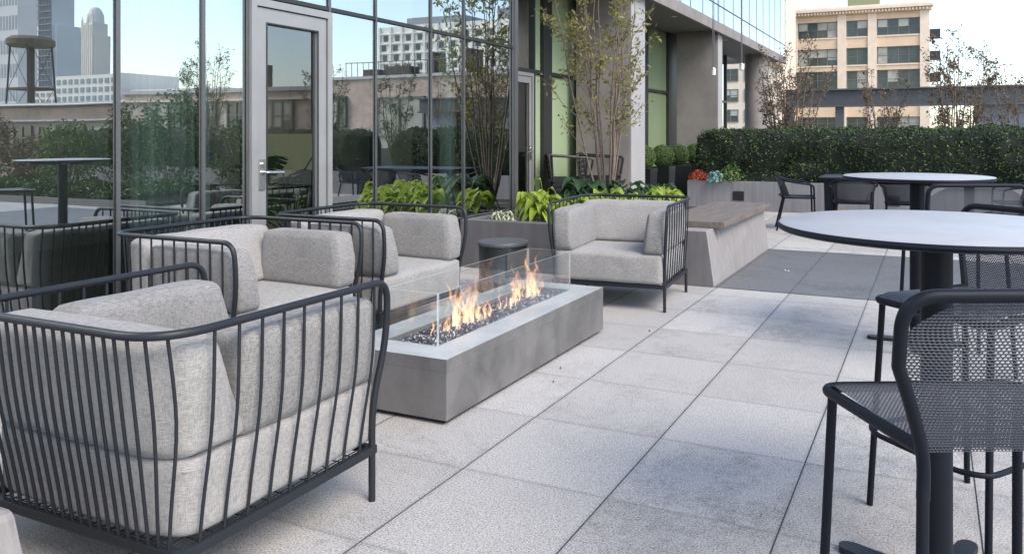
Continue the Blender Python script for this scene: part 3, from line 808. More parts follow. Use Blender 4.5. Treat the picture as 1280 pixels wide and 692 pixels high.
g_ = 'hostas in the concrete planter'
hosta('hosta', 'small white edged hosta at the near left corner of the planter', -3.98, 6.92, .43, 26, .20, 'hosta_var', g_, up=.35)
hosta('hosta', 'lime green hosta with two tall arching stalks beside the second door', -3.60, 7.10, .43, 34, .36, 'hosta', g_, extra=((2.9, .42, .10, .13), (.4, .33, .10, .12)))
hosta('hosta', 'lime green hosta between the pebbles and the tall stalked one', -3.95, 7.50, .43, 24, .32, 'hosta', g_, up=.7)
hosta('hosta', 'lime green hosta directly left of the far armchair', -3.22, 7.0, .43, 34, .30, 'hosta', g_, up=.65)
hosta('hosta', 'dark green broad leaved hosta left of the tree stems', -3.55, 8.0, .43, 32, .46, 'hosta_dk', g_, up=.7)
hosta('hosta', 'dark green hosta at the foot of the multi stem tree', -3.15, 8.25, .43, 28, .42, 'hosta_dk', g_, up=.6)
hosta('hosta', 'low lime hosta behind the middle of the far armchair back', -2.88, 7.12, .43, 32, .36, 'hosta', g_, up=.55)
hosta('hosta', 'lime green hosta behind the right end of the far armchair back', -2.64, 7.45, .43, 32, .36, 'hosta', g_, up=.62)
hosta('hosta', 'lime green hosta whose long leaf arches over the wooden bench', -2.62, 8.05, .43, 26, .34, 'hosta', g_, up=.75, extra=((.25, .24, .16, .22), (2.6, .30, .12, .10)))
hosta('hosta', 'dark green hosta behind the lime ones near the bench', -2.85, 8.55, .43, 28, .36, 'hosta_dk', g_, up=.6)
hosta('hosta', 'lime hosta at the back of the planter right of the tree', -3.12, 7.6, .43, 28, .36, 'hosta', g_, up=.62)

def leaf_cloud(mb, C, D, size, aspect=.5, flat=None, jitter=.9):
    """C: (n,3) centres. one folded leaf each"""
    n = len(C)
    a = rng.normal(size=(n, 3)); 
    if flat is not None: a = a*jitter+flat
    a /= np.linalg.norm(a, axis=1)[:, None]
    b = rng.normal(size=(n, 3)); b -= a*(a*b).sum(1)[:, None]; b /= np.linalg.norm(b, axis=1)[:, None]
    c = np.cross(a, b)
    s = (size*rng.uniform(.6, 1.25, n))[:, None]
    P0 = C-b*s; P1 = C+b*s; P2 = C+c*s*aspect+a*s*.18; P3 = C-c*s*aspect+a*s*.18
    o = len(mb.v)
    arr = np.stack([P0, P2, P1, P3], 1).reshape(-1, 3)
    mb.v.extend(map(tuple, arr.tolist()))
    mb.f.extend([(o+4*i, o+4*i+1, o+4*i+2, o+4*i+3) for i in range(n)]); mb.mi.extend([0]*n)

def tree(name, label, x, y, z, h, spread, nst, mat, leafn, leafs, group=None, cat='tree', seed=1, bare=.25, r0=.014, sub=7):
    rr = random.Random(seed); t = thing(name, label, cat, (x, y, z), 0, group)
    tm = MB(); pts = []
    for s in range(nst):
        az = 2*PI*s/nst+rr.uniform(-.4, .4); sp = spread*rr.uniform(.25, 1.0); hh = h*rr.uniform(.72, 1.0)
        p = []; n = 12; bx = .055*math.cos(az)*rr.uniform(.3, 1); by = .055*math.sin(az)*rr.uniform(.3, 1)
        wob = rr.uniform(0, 50)
        for i in range(n+1):
            u = i/n
            rad = sp*(u**.85)*(1-.18*u*u)
            p.append(Vector((bx+rad*math.cos(az)+.05*mnoise.noise(Vector((wob, u*4, 0)))*u*2, by+rad*math.sin(az)+.05*mnoise.noise(Vector((wob, u*4, 9)))*u*2, hh*u)))
        tm.tube(p, [r0*(1-.80*i/n)*rr.uniform(.92, 1.08) for i in range(n+1)], 6, False)
        for b in range(sub):
            u = rr.uniform(bare, .97); i = min(n-1, int(u*n)); q = p[i].lerp(p[i+1], u*n-i)
            a2 = az+rr.uniform(-1.4, 1.4); ln = h*rr.uniform(.08, .20)*(1.15-u*.5)
            e = q+Vector((math.cos(a2)*ln*.55, math.sin(a2)*ln*.55, ln*rr.uniform(.45, .85)))
            m_ = q.lerp(e, .5)+Vector((math.cos(a2)*.03, math.sin(a2)*.03, -.015))
            tw = smoothpath([q, m_, e], 3)
            tm.tube(tw, [r0*.34*(1-.6*k/len(tw)) for k in range(len(tw))], 4, False)
            pts += [tw[k] for k in range(2, len(tw))]
            for w in range(2):
                q2 = q.lerp(e, rr.uniform(.35, .95)); a3 = a2+rr.uniform(-1.8, 1.8); l3 = ln*rr.uniform(.3, .6)
                e2 = q2+Vector((math.cos(a3)*l3*.7, math.sin(a3)*l3*.7, l3*.5)); tm.tube([q2, e2], r0*.13, 3, False)
                pts += [q2.lerp(e2, .5), e2]
        pts += [p[-1], p[-2]]
    tm.build('trunk', M['bark'], t, smooth=True)
    lm = MB(); idx = rng.integers(0, len(pts), leafn)
    C = np.array([tuple(pts[i]) for i in idx])+rng.normal(scale=leafs*1.1, size=(leafn, 3))
    leaf_cloud(lm, C, None, leafs, .42)
    lm.build('crown', M[mat], t)
    return t
tree('multi_stem_tree', 'tall multi stem tree with sparse yellow green leaves growing in the concrete planter', -3.50, 8.55, .42, 3.4, .84, 13, 'leaf', 2700, .034, seed=4, sub=10, bare=.22, r0=.015)
gt = 'small trees behind the far hedge'
tree('small_tree', 'wide bare twigged small tree behind the hedge, next to the round column', -2.45, 14.9, .6, 2.45, .80, 17, 'leaf_far', 3000, .030, gt, seed=8, r0=.018, sub=12)
tree('small_tree', 'low thin small tree behind the hedge in front of the middle of the tan building', -.78, 14.9, .6, 1.9, .52, 12, 'leaf_far', 1100, .028, gt, seed=12, r0=.013)
tree('small_tree', 'tallest small tree behind the hedge, at the right end of the tan building', .42, 14.9, .6, 2.55, .62, 15, 'leaf_far', 2900, .030, gt, seed=21, r0=.015)
tree('small_tree', 'thin small tree behind the hedge at the right edge of the picture', 1.28, 15.0, .6, 2.0, .6, 12, 'leaf_far', 1300, .028, gt, seed=33, r0=.013)
gt2 = 'small trees reflected in the glass wall'
for i, (x, y, h, sd, lab) in enumerate(((3.1, 15.2, 2.4, 51, 'small tree off to the right, mirrored in the glass just left of the second door'),
        (5.0, 15.0, 2.5, 55, 'small tree off to the right, mirrored in front of the dark brick window'),
        (8.6, 14.6, 3.2, 57, 'tall leafy tree off to the right, mirrored in the first door'),
        (10.0, 15.3, 2.8, 58, 'leafy tree off to the right, mirrored just left of the first door'))):
    tree('small_tree', lab, x, y, .6, h, .6, 10, 'leaf_green', 1500, .03, gt2, seed=sd, r0=.014)

def hedge(name, label, x0, x1, y0, y1, z0, z1, n, leafs, mat='hedge', group=None):
    t = thing(name, label, 'hedge', ((x0+x1)/2, (y0+y1)/2, z0), 0, group)
    cx, cy = t.location.x, t.location.y
    core = MB(); nx = max(6, int((x1-x0)/.10)); prof = []
    def prof_pt(x, k):      # around the section: front bottom -> top -> back
        s = [(0, .02), (0, .25), (0, .5), (.0, .78), (.10, .95), (.3, 1.0), (.6, 1.0), (.88, .96), (1, .8), (1, .02)][k]
        y = y0+(y1-y0)*s[0]; z = z0+(z1-z0)*s[1]
        q = mnoise.noise(Vector((x*1.6, y*1.6, z*2.2)))*.24+mnoise.noise(Vector((x*5, y*5, z*5)))*.10
        return y+(q if s[0] < .5 else -q)*.9, z+q*(.5 if s[1] > .6 else 0)
    for i in range(nx+1):
        x = x0+(x1-x0)*i/nx
        e = min(1, (x-x0+.03)/.30, (x1-x+.03)/.30)**.4
        for k in range(10):
            y, z = prof_pt(x, k); ym = (y0+y1)/2
            core.v.append((x-cx, ym+(y-ym)*(.55+.45*e)-cy, (z-z0)*(.80+.20*e)))
    for i in range(nx):
        for k in range(9):
            core.f.append((i*10+k, (i+1)*10+k, (i+1)*10+k+1, i*10+k+1)); core.mi.append(0)
    core.f.append(tuple(range(10))); core.f.append(tuple(nx*10+k for k in range(9, -1, -1))); core.mi += [0, 0]
    co = core.build('branches', M['hedge_in'], t, smooth=True)  # near-black body paints the shade deep inside the foliage
    V = np.array(core.v); F = [f for f in core.f if len(f) == 4]
    A = np.array([[V[i] for i in f] for f in F]); ar = np.linalg.norm(np.cross(A[:, 2]-A[:, 0], A[:, 3]-A[:, 1]), axis=1)
    pick = rng.choice(len(F), n, p=ar/ar.sum()); u = rng.random((n, 1)); v = rng.random((n, 1)); Q = A[pick]
    C = (Q[:, 0]*(1-u)+Q[:, 1]*u)*(1-v)+(Q[:, 3]*(1-u)+Q[:, 2]*u)*v
    N = np.cross(Q[:, 1]-Q[:, 0], Q[:, 3]-Q[:, 0]); N /= np.linalg.norm(N, axis=1)[:, None]+1e-9
    N *= -1
    out = rng.uniform(-.03, .05, (n, 1))
    # sprays: bunch leaves so that clumps and gaps show
    cl = np.array([mnoise.noise(Vector((p[0]*11+5, p[1]*11, p[2]*11))) for p in C])[:, None]
    C = C+N*(out+cl*.09)
    keep = (cl[:, 0] > -.25) | (rng.random(n) < .22)
    C = C[keep]; N = N[keep]
    lm = MB(); leaf_cloud(lm, C, None, leafs, .36, N+np.array([0, 0, .4]), .8)
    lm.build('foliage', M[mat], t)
    return t
hedge('hedge', 'long clipped dark green hedge growing out of the far concrete planter', -3.92, 2.12, 13.72, 14.75, .45, 1.40, 60000, .029)
hedge('hedge', 'clipped dark hedge off to the right, mirrored in the glass', 3.1, 14.5, 13.9, 14.8, .45, 1.42, 26000, .034)

gsh = 'leafy shrubs off to the right, mirrored in the glass'
for i, (x, y, r_, h_, mt, lab) in enumerate(((4.6, 12.1, .75, 1.5, 'leaf_green', 'dark shrub mirrored right of the first door'), (6.4, 11.8, .85, 2.1, 'leaf_green', 'tall dark shrub mirrored behind the green curtain'),
        (8.0, 12.0, .8, 1.9, 'leaf_green', 'dark leafy shrub mirrored left of the first door'), (9.7, 11.7, .85, 1.55, 'box', 'broad shrub mirrored in the second pane from the left'), (11.3, 11.9, .8, 1.2, 'leaf_far', 'low bronze shrub mirrored in the leftmost pane'),
        (12.9, 11.6, .9, 1.9, 'leaf_far', 'brownish shrub mirrored at the left edge of the glass'), (14.6, 11.8, .9, 1.3, 'box', 'bright shrub mirrored at the far left edge'))):
    t = thing('shrub', lab, 'shrub', (x, y, 0), 0, gsh)
    n = 4200; d = rng.normal(size=(n, 3)); d /= np.linalg.norm(d, axis=1)[:, None]
    cc = d*rng.uniform(.55, 1.1, (n, 1))*np.array([r_, r_*.7, h_/2])
    cl = np.array([mnoise.noise(Vector((p[0]*2.5+i*9, p[1]*2.5, p[2]*2.5))) for p in cc])
    cc = cc[cl > -.15]+np.array([0, 0, h_/2+.1])
    lm = MB(); leaf_cloud(lm, cc, None, .045, .45); lm.build('foliage', M[mt], t)
    sm = MB()
    for k in range(8): a = k*.8; sm.tube([(math.cos(a)*.1, math.sin(a)*.1, 0), (math.cos(a)*r_*.6, math.sin(a)*r_*.5, h_*.85)], .012, 5, False)
    sm.build('stem', M['bark'], t)
n = 16000
C = np.stack([rng.uniform(4.3, 15.8, n), rng.uniform(9.6, 11.3, n), np.zeros(n)], 1)
C[:, 2] = [max(.03, .30+.22*mnoise.noise(Vector((c[0]*1.3, c[1]*1.3, 3)))+.15*mnoise.noise(Vector((c[0]*4, c[1]*4, 1))))*random.uniform(.55, 1) for c in C]
lm = MB(); leaf_cloud(lm, C, None, .06, .4, np.array([0, 0, 1.]), .9)
tag(lm.build('ground_cover', M['leaf_green']), 'low green ground cover bed off to the right, mirrored in the glass', 'ground cover', kind='stuff')
pbed = thing('planting_bed', 'low edged soil bed off to the right, mirrored in the glass', 'planting bed', (10, 10.4, 0))
P('soil', Bx(4.2, 9.55, .004, 15.9, 11.4, .06), M['soil'], pbed)
P('edging', Bx(4.1, 9.45, .004, 16.0, 9.54, .12), M['planter'], pbed)
# far planter wall
fw = thing('planter', 'long concrete planter wall beneath the far hedge with dark recessed lights', 'planter', (-.9, 14.2, 0))
P('wall', Bx(-3.98, 13.5, 0, 2.15, 13.62, .50), M['hedge_wall'], fw, bevel=.008)
P('wall', Bx(-3.98, 13.622, 0, -3.86, 15.9, .499), M['hedge_wall'], fw, bevel=.008)
P('wall', Bx(2.03, 13.622, 0, 2.15, 15.9, .499), M['hedge_wall'], fw, bevel=.008)
P('soil', Bx(-3.858, 13.624, .02, 2.028, 15.9, .46), M['soil'], fw)
for x in (-3.06, -.56, 1.94):
    lf = P('step_light', Bx(x-.095, 13.488, .17, x+.095, 13.499, .33), M['black'], fw)
    P('louvre', MB().box(x-.08, 13.482, .20, x+.08, 13.487, .205).box(x-.08, 13.482, .245, x+.08, 13.487, .25).box(x-.08, 13.482, .29, x+.08, 13.487, .295), M['mull_dk'], lf)
fw2 = thing('planter', 'concrete planter wall off to the right, mirrored in the glass', 'planter', (8.8, 14.2, 0))
P('wall', Bx(3.0, 13.7, 0, 14.6, 13.82, .50), M['hedge_wall'], fw2)
P('soil', Bx(3.0, 13.822, .02, 14.6, 15.8, .46), M['soil'], fw2)

# flowers at the planter's left end
def bush(name, label, x, y, z, r, n, ls, mat, cat, squash=.8, asp=.5):
    d = rng.normal(size=(n, 3)); d /= np.linalg.norm(d, axis=1)[:, None]; d[:, 2] = np.abs(d[:, 2])*.9
    C = d*r*rng.uniform(.45, 1.05, (n, 1)); C[:, 2] *= squash
    t = thing(name, label, cat, (x, y, z))
    lm = MB(); leaf_cloud(lm, C, None, ls, asp, d*1.0+np.array([0, 0, .3]), .7); lm.build('leaves' if cat != 'flowers' else 'blossom', M[mat], t)
    sm = MB()
    for k in range(9):
        a = k*.7; sm.tube([(0, 0, -.02), (math.cos(a)*r*.5, math.sin(a)*r*.5, r*squash*.7)], .004, 4, False)
    sm.build('stem', M['leaf_green'], t); return t
bush('red_flowers', 'cluster of red flowers at the left end of the far planter', -3.78, 13.52, .52, .19, 420, .018, 'red', 'flowers', 1.0)
bush('ornamental_cabbage', 'blue green leafy plant beside the red flowers', -3.47, 13.50, .50, .17, 90, .055, 'teal', 'plant', 1.1, .6)
bush('shrub', 'small bright green shrub between the blue green plant and the hedge', -3.22, 13.62, .50, .25, 520, .03, 'box', 'shrub', 1.25, .4)

# topiary row
gtop = 'round boxwood balls in tall black boxes beside the glass'
def topiary(x, y, label, first=None):
    t = thing('topiary', label, 'topiary', (x, y, 0), 0, gtop)
    MB().hexa([(-.17, -.17), (.17, -.17), (.17, .17), (-.17, .17)], [(-.20, -.20), (.20, -.20), (.20, .20), (-.20, .20)], .01, .70).build('pot', M['black'], t, bevel=.006)
    n = 7000; d = rng.normal(size=(n, 3)); d /= np.linalg.norm(d, axis=1)[:, None]
    lm = MB(); leaf_cloud(lm, d*.215*rng.uniform(.9, 1.05, (n, 1))+np.array([0, 0, .90]), None, .012, .5, d, .6)
    lm.build('foliage', M['box'], t)
    MB().lathe([(.02, -.20), (.12, -.165), (.19, -.07), (.20, 0), (.19, .07), (.12, .165), (.02, .20)], 24, (0, 0, .9)).build('branches', M['hedge_in'], t)  # near-black ball paints the shade behind the leaves
    return t
tp = topiary(-4.75, 13.35, 'boxwood ball in a black box, nearest the column and partly behind it')
for i, (x, y, lab) in enumerate(((-4.72, 14.35, 'boxwood ball in a black box, second from the column'), (-4.70, 15.3, 'boxwood ball in a black box, third from the column'),
        (-4.66, 16.4, 'boxwood ball in a black box, fourth from the column'), (-4.62, 17.4, 'boxwood ball in a black box, farthest and partly behind the hedge'))):
    dup(tp, (x, y, 0), .7*i, lab)

# ------------------------------------------------------------------ dark armchairs by the recessed facade
gb = 'black slatted lounge chairs by the recessed glass wall'
def blackchair(label):
    t = thing('lounge_chair', label, 'lounge chair', (0, 0, 0), 0, gb)
    for sx in (-1, 1):
        for y in (-.28, .28): MB().box(.31*sx-.02, y-.02, 0, .31*sx+.02, y+.02, .36).build('leg', M['black'], t)
        MB().tube(fillet([(.31*sx, .28, .66), (.325*sx, .33, .95), (.31*sx, -.30, .99)], .05, 5), .016, 8).build('armrest', M['black'], t, smooth='auto')
        MB().tube([(.31*sx, -.28, .6), (.30*sx, -.30, .99)], .014, 8).build('arm_post', M['black'], t)
        sp = MB()
        for k in range(4): sp.box(.31*sx-.012, -.29, .38+k*.075, .31*sx+.012, .29, .42+k*.075)
        sp.build('side_panel', M['black'], t)
    MB().box(-.30, -.28, .34, .30, .28, .60).build('seat', M['black'], t, bevel=.01)
    bk = MB()
    for k in range(5): bk.box(-.29, -.315-.006*k, .62+k*.075, .29, -.295-.006*k, .67+k*.075)
    bk.build('backrest', M['black'], t)
    MB().tube(fillet([(-.30, -.3, .60), (-.30, -.35, 1.01), (.30, -.35, 1.01), (.30, -.3, .60)], .08, 5), .014, 8).build('back_frame', M['black'], t, smooth='auto')
    return t
bc = blackchair('left of two black lounge chairs, its armrest against the green glass')
bc.location = (-5.15, 11.05, 0); bc.rotation_euler.z = R(-60)
dup(bc, (-4.85, 11.6, 0), R(-75), 'right of the two black lounge chairs, half hidden by the tree stems')

# ------------------------------------------------------------------ bar tables
def bartable(label):
    t = thing('bar_table', label, 'bar table', (0, 0, 0), 0, 'round pedestal bar tables')
    MB().lathe([(.10, 1.026), (.438, 1.030), (.446, 1.034), (.449, 1.041), (.446, 1.0495)], 96).build('table_edge', M['metal_black'], t, smooth='auto')
    MB().lathe([(.20, 1.045), (.4435, 1.0502), (.440, 1.0525)], 96).build('table_top', M['tabletop'], t, smooth='auto')
    MB().lathe([(.044, .012), (.044, 1.0)], 36).build('pole', M['metal_black'], t, smooth='auto')
    for k in range(4):
        a = R(160+90*k); c, s_ = math.cos(a), math.sin(a); w0, w1, ln = .035, .030, .27
        f = MB().hexa([(-s_*-w0, c*-w0), (c*ln-s_*-w1, s_*ln+c*-w1), (c*ln-s_*w1, s_*ln+c*w1), (-s_*w0, c*w0)], [(-s_*-w0, c*-w0), (c*ln-s_*-w1, s_*ln+c*-w1), (c*ln-s_*w1, s_*ln+c*w1), (-s_*w0, c*w0)], .008+.0006*k, .022+.0006*k)
        f.lathe([(w1*.9, 0), (w1*.9, .0215+.0006*k)], 20, (c*ln, s_*ln, 0)); f.build('foot', M['metal'], t, smooth='auto')
    MB().lathe([(.075, .004), (.075, .028), (.05, .034)], 36).build('hub', M['metal_black'], t, smooth='auto')
    br = MB()
    for a in (0, PI/2):
        c, s = math.cos(a), math.sin(a)
        br.hexa([(-.24*c-.02*s, -.24*s+.02*c), (-.24*c+.02*s, -.24*s-.02*c), (.24*c+.02*s, .24*s-.02*c), (.24*c-.02*s, .24*s+.02*c)][::-1],
                [(-.30*c-.02*s, -.30*s+.02*c), (-.30*c+.02*s, -.30*s-.02*c), (.30*c+.02*s, .30*s-.02*c), (.30*c-.02*s, .30*s+.02*c)][::-1], 1.0+.0005*a, 1.0255)
    br.build('bracket', M['metal_black'], t)
    return t
bt = bartable('nearest round bar table, its pale top cut off by the right edge'); bt.location = (.012, 2.50, 0)
dup(bt, (-.085, 5.38, 0), .4, 'farther round bar table, standing behind the nearest one')

# ------------------------------------------------------------------ bar stools
def sheetmesh(fn, nu, nv, mat, name, par, W, H):
    mb = MB(); V = []; U = []
    for i in range(nu+1):
        for j in range(nv+1):
            V.append(fn(i/nu, j/nv)); U.append((i/nu*W, j/nv*H))
    F = [(i*(nv+1)+j, (i+1)*(nv+1)+j, (i+1)*(nv+1)+j+1, i*(nv+1)+j+1) for i in range(nu) for j in range(nv)]
    mb.add(V, F, U); return mb.build(name, mat, par, smooth=True)
def make_stool(label):
    t = thing('bar_stool', label, 'bar stool', (0, 0, 0), 0, 'charcoal bar stools with perforated seats and backs')
    zs = .752
    def hw(v): return .185+.045*v         # half width, v=0 rear .. 1 front
    def seat(u, v):
        x = (u*2-1)*hw(v)*1.0; y = -.19+.40*v
        return (x, y, zs-.012*(1-(u*2-1)**2)*math.sin(PI*min(1, v+.1))-.018*max(0, v-.85)/.15+.0*v)
    sheetmesh(seat, 20, 20, M['perf_seat'], 'seat', t, .42, .40)
    rim = fillet([(-.187, -.195, zs-.004), (-.232, .212, zs-.022), (.232, .212, zs-.022), (.187, -.195, zs-.004)], .05, 6)
    MB().tube(rim, .0125, 10).build('seat_rim', M['metal_black'], t, smooth='auto')
    post = lambda sx: [(.187*sx, -.195, .66), (.190*sx, -.200, .74), (.226*sx, -.232, .84), (.258*sx, -.255, .915), (.262*sx, -.282, 1.042)]
    pl_ = post(-1); pr = post(1)
    path = smoothpath(pl_[:4], 6)[:-1]+fillet([pl_[3], pl_[4], pr[4], pr[3]], [0, .125, .125, 0], 12)+smoothpath(pr[:4][::-1], 5)[1:]
    MB().tube(path, .0120, 12).build('back_frame', M['metal_black'], t, smooth='auto')
    def back(u, v):
        z = .745+(1.028-.745)*v
        h = .188+.074*math.sin(min(1, v*1.35)*PI/2)**1.3
        if v > .60:
            q = (v-.60)/.40; h -= .105*q**2.8
        y = -.197-.075*v-.012*(1-(u*2-1)**2)*0
        return ((u*2-1)*h, y-.018*(1-(u*2-1)**2)*math.sin(PI*v), z)
    sheetmesh(back, 20, 18, M['perf'], 'backrest', t, .46, .29)
    for sx in (-1, 1):
        MB().tube([(.214*sx, .185, zs-.02), (.236*sx, .225, .0)], .0112, 10).build('leg', M['metal_black'], t, smooth='auto')
        MB().tube([(.187*sx, -.195, .70), (.216*sx, -.245, .0)], .0112, 10).build('leg', M['metal_black'], t, smooth='auto')
    zf = .285
    MB().tube(fillet([(-.202, -.222, zf), (-.240, .22, zf), (-.17, .275, zf), (.17, .275, zf), (.240, .22, zf), (.202, -.222, zf)], .08, 7), .009, 10).build('footrest', M['metal_black'], t, smooth='auto')
    return t
st = make_stool('nearest bar stool, its perforated back to the camera in front of the pedestal table')
st.location = (.068, 1.787, 0); st.rotation_euler.z = R(26)
dup(st, (.124, 2.97, 0), R(139), 'bar stool tucked under the far side of the nearest table, facing the camera')
dup(st, (.12, 4.93, 0), R(22), 'bar stool on the near side of the farther bar table, its back to the camera')

# ------------------------------------------------------------------ far dining set
def diningchair(label):
    t = thing('dining_chair', label, 'dining chair', (0, 0, 0), 0, 'dark dining chairs with woven backs and curved arms')
    zs = .45
    for sx in (-1, 1):
        MB().tube(fillet([(.245*sx, .235, 0), (.262*sx, .215, .63), (.285*sx, .02, .655), (.285*sx, -.08, .67)], [0, .06, .05, 0], 6), .0125, 8).build('arm', M['metal_black'], t, smooth='auto')
        MB().tube([(.235*sx, -.27, 0), (.20*sx, -.17, .44), (.215*sx, -.215, .60)], .0125, 8).build('leg', M['metal_black'], t, smooth='auto')
    MB().tube(smoothpath([(-.285, -.08, .67), (-.27, -.19, .70), (-.20, -.265, .745), (0, -.295, .76), (.20, -.265, .745), (.27, -.19, .70), (.285, -.08, .67)], 5), .0135, 8).build('top_rail', M['metal_black'], t, smooth='auto')
    def back(u, v):
        a = (u*2-1); x = a*(.225+.045*v); y = -.20-.085*v+.11*abs(a)**2.6
        return (x, y, .47+(.265-.055*abs(a)**3)*v)
    sheetmesh(back, 18, 8, M['perf_far'], 'backrest', t, .5, .28)
    sheetmesh(lambda u, v: ((u*2-1)*(.21+.03*v), -.20+.43*v, zs-.012*(1-(u*2-1)**2)), 10, 10, M['perf_far'], 'seat', t, .46, .43)
    MB().tube(fillet([(-.215, -.20, zs), (-.245, .235, zs), (.245, .235, zs), (.215, -.20, zs)], .05, 5, True), .011, 8, closed=True).build('seat_rim', M['metal_black'], t, smooth='auto')
    MB().tube(fillet([(-.225, -.20, .475), (0, -.235, .47), (.225, -.20, .475)], .08, 5), .010, 8).build('lower_rail', M['metal_black'], t, smooth='auto')
    return t
dc = diningchair('dark dining chair at the left end of the far dining table, seen side on')
dc.location = (-1.72, 11.15, 0); dc.rotation_euler.z = R(-78)
dup(dc, (-.92, 10.55, 0), R(8), 'left of the two dark dining chairs with backs to the camera at the far table')
dup(dc, (-.30, 10.62, 0), R(-4), 'right of the two dark dining chairs with backs to the camera at the far table')
dup(dc, (.98, 11.3, 0), R(100), 'dark dining chair at the right end of the far dining table')
tb = thing('dining_table', 'long dark dining table in front of the hedge, mostly behind the bar table', 'dining table', (-.42, 11.35, 0))
MB().box(-.98, -.42, .722, .98, .42, .742).build('table_top', M['metal'], tb, bevel=.004)
MB().box(-.95, -.39, .690, .95, .39, .720).build('apron', M['metal_black'], tb)
for x in (-.86, .86):
    for y in (-.33, .33): MB().hexa([(x-.035, y-.035), (x+.035, y-.035), (x+.035, y+.035), (x-.035, y+.035)], [(x-.05, y-.05), (x+.05, y-.05), (x+.05, y+.05), (x-.05, y+.05)], 0, .688).build('leg', M['metal_black'], tb)

# concrete block at the near left, drain
cb = tag(MB().hexa([(-3.1, .42), (-1.86, .42), (-1.86, 1.16), (-3.1, 1.16)], [(-3.1, .46), (-1.93, .46), (-1.93, 1.11), (-3.1, 1.11)], 0, .45).build('concrete_bench', M['bench'], bevel=.02), 'pale concrete bench end in the near left corner behind the armchair', 'bench')
pb = MB(); rock(pb, -1.28, 7.62, .016, .016); rock(pb, -1.25, 7.63, .012, .010)
tag(pb.build('pebble', M['white']), 'tiny white pebble lying on the dark paving strip', 'pebble')
for k, (x, y) in enumerate(((-1.83, 3.72), (-1.90, 3.95), (-1.72, 4.95))):
    q = MB(); rock(q, x, y, .006, .008)
    tag(q.build('dry_leaf', M['rust']), ['dark crumb on the paving beside the fire pit, nearest the camera', 'dark crumb on the paving beside the fire pit, the middle one', 'dark crumb on the paving in front of the far armchair'][k], 'debris')

# ------------------------------------------------------------------ indoor plant, stand-in for a mirrored planter
ip = thing('indoor_planter', 'long grey planter trough indoors behind the glass', 'planter', (-8.0, 6.5, 0))  # added trough and hostas imitate a planter mirrored in the glass
P('trough', MB().box(-8.75, 6.35, .02, -7.35, 6.68, .47), M['panelg'], ip, bevel=.01)
for k, (x, y) in enumerate(((-8.6, 6.5), (-8.33, 6.52), (-8.06, 6.5), (-7.8, 6.52), (-7.53, 6.5))):
    hosta('hosta', ['lime hosta indoors, leftmost in the long trough', 'lime hosta indoors, second from left in the long trough', 'lime hosta indoors in the middle of the long trough', 'lime hosta indoors, second from right in the long trough', 'lime hosta indoors, rightmost in the long trough', 'lime hosta indoors, left one in the dark rounded trough', 'lime hosta indoors, right one in the dark rounded trough'][k], x, y, .44, 18, .26, 'hosta', 'hostas behind the glass', up=.6)
mon = thing('monstera_plant', 'large split leaved monstera plant indoors behind the first door', 'plant', (-5.0, 5.08, 0))
MB().lathe([(.14, .01), (.19, .40)], 28).build('pot', M['blacktable'], mon, smooth='auto')
for k in range(13):
    az = k*2.4; h = .62+.60*((k*7) % 13)/13; rch = .18+.30*((k*5) % 13)/13
    d = Vector((math.cos(az), math.sin(az), 0)); s = Vector((-d.y, d.x, 0)); e = d*rch+Vector((0, 0, h))
    MB().tube(smoothpath([(0, 0, .38), d*rch*.4+Vector((0, 0, h*.8)), e], 4), .007, 5, False).build('stem', M['monstera'], mon)
    lf = MB(); Ln = .31
    out = [(0, 0)]
    for q in range(6):
        t = .02+q*.17; w = .15*math.sin(PI*min(1, .25+t*.7))
        out += [(t*Ln*.98, w), (t*Ln*.98+.030, w*.95), (t*Ln+.032, w*.35)]
    out += [(Ln*1.05, 0)]
    pts = [e+d*a+s*b+Vector((0, 0, -a*a*3-b*b*1.5)) for a, b in out]+[e+d*a-s*b+Vector((0, 0, -a*a*3-b*b*1.5)) for a, b in out[1:-1]][::-1]
    lf.add(pts, [tuple(range(len(pts)))]); lf.build('leaf', M['monstera'], mon)

# ------------------------------------------------------------------ background buildings (direct view)
def window(par, x0, x1, z0, z1, y, nm, glass=('winglass', 'winlight'), frame='winframe', mull=2):
    fr = MB(); t = .10
    fr.box(x0, y-.05, z0, x0+t, y+.1, z1).box(x1-t, y-.05, z0, x1, y+.1, z1).box(x0+t, y-.05, z1-t, x1-t, y+.1, z1).box(x0+t, y-.05, z0, x1-t, y+.1, z0+t)
    for k in range(1, mull): xx = x0+(x1-x0)*k/mull; fr.box(xx-t/2, y-.04, z0+t, xx+t/2, y+.1, z1-t)
    fr.box(x0+t, y-.03, (z0+z1)/2-.03, x1-t, y+.09, (z0+z1)/2+.03)
    w = P('window', fr, M[frame], par)
    gm_ = MB()
    for k in range(mull):
        a = x0+(x1-x0)*k/mull; b = x0+(x1-x0)*(k+1)/mull; sp = z0+(z1-z0)*random.choice([.5, .5, .35, 1.0, 0])
        gm_.box(a+.05, y+.02, z0+.05, b-.05, y+.05, sp, 0) if sp > z0+.1 else None
        if z1-sp > .1: gm_.box(a+.05, y+.02, sp, b-.05, y+.05, z1-.05, 1 if random.random() < .55 else 0)
    P('pane', gm_, [M[glass[0]], M[glass[1]]], w)
YB = 130; K = YB/70
tan = thing('office_building', 'sunlit tan stone warehouse building with a cornice and wide dark windows', 'building', (-11, YB, -15))
def zk(z): return 1.313+(z-1.313)*K
xl, xr = -12.1*K, -.17*K
piers = [(-12.1, -10.68), (-7.35, -6.64), (-4.91, -4.21), (-.89, -.17)]
rows = [(9.61, 10.97), (7.22, 8.65), (5.20, 6.72), (1.73, 2.80)]
P('wall', Bx(xl, YB+.5, -15, xr, YB+18, zk(11.9)), M['tan'], tan)
for a, b in piers: P('pier', Bx(a*K, YB-.25, -15, b*K, YB+.49, zk(11.5)), M['tan_lt'], tan)
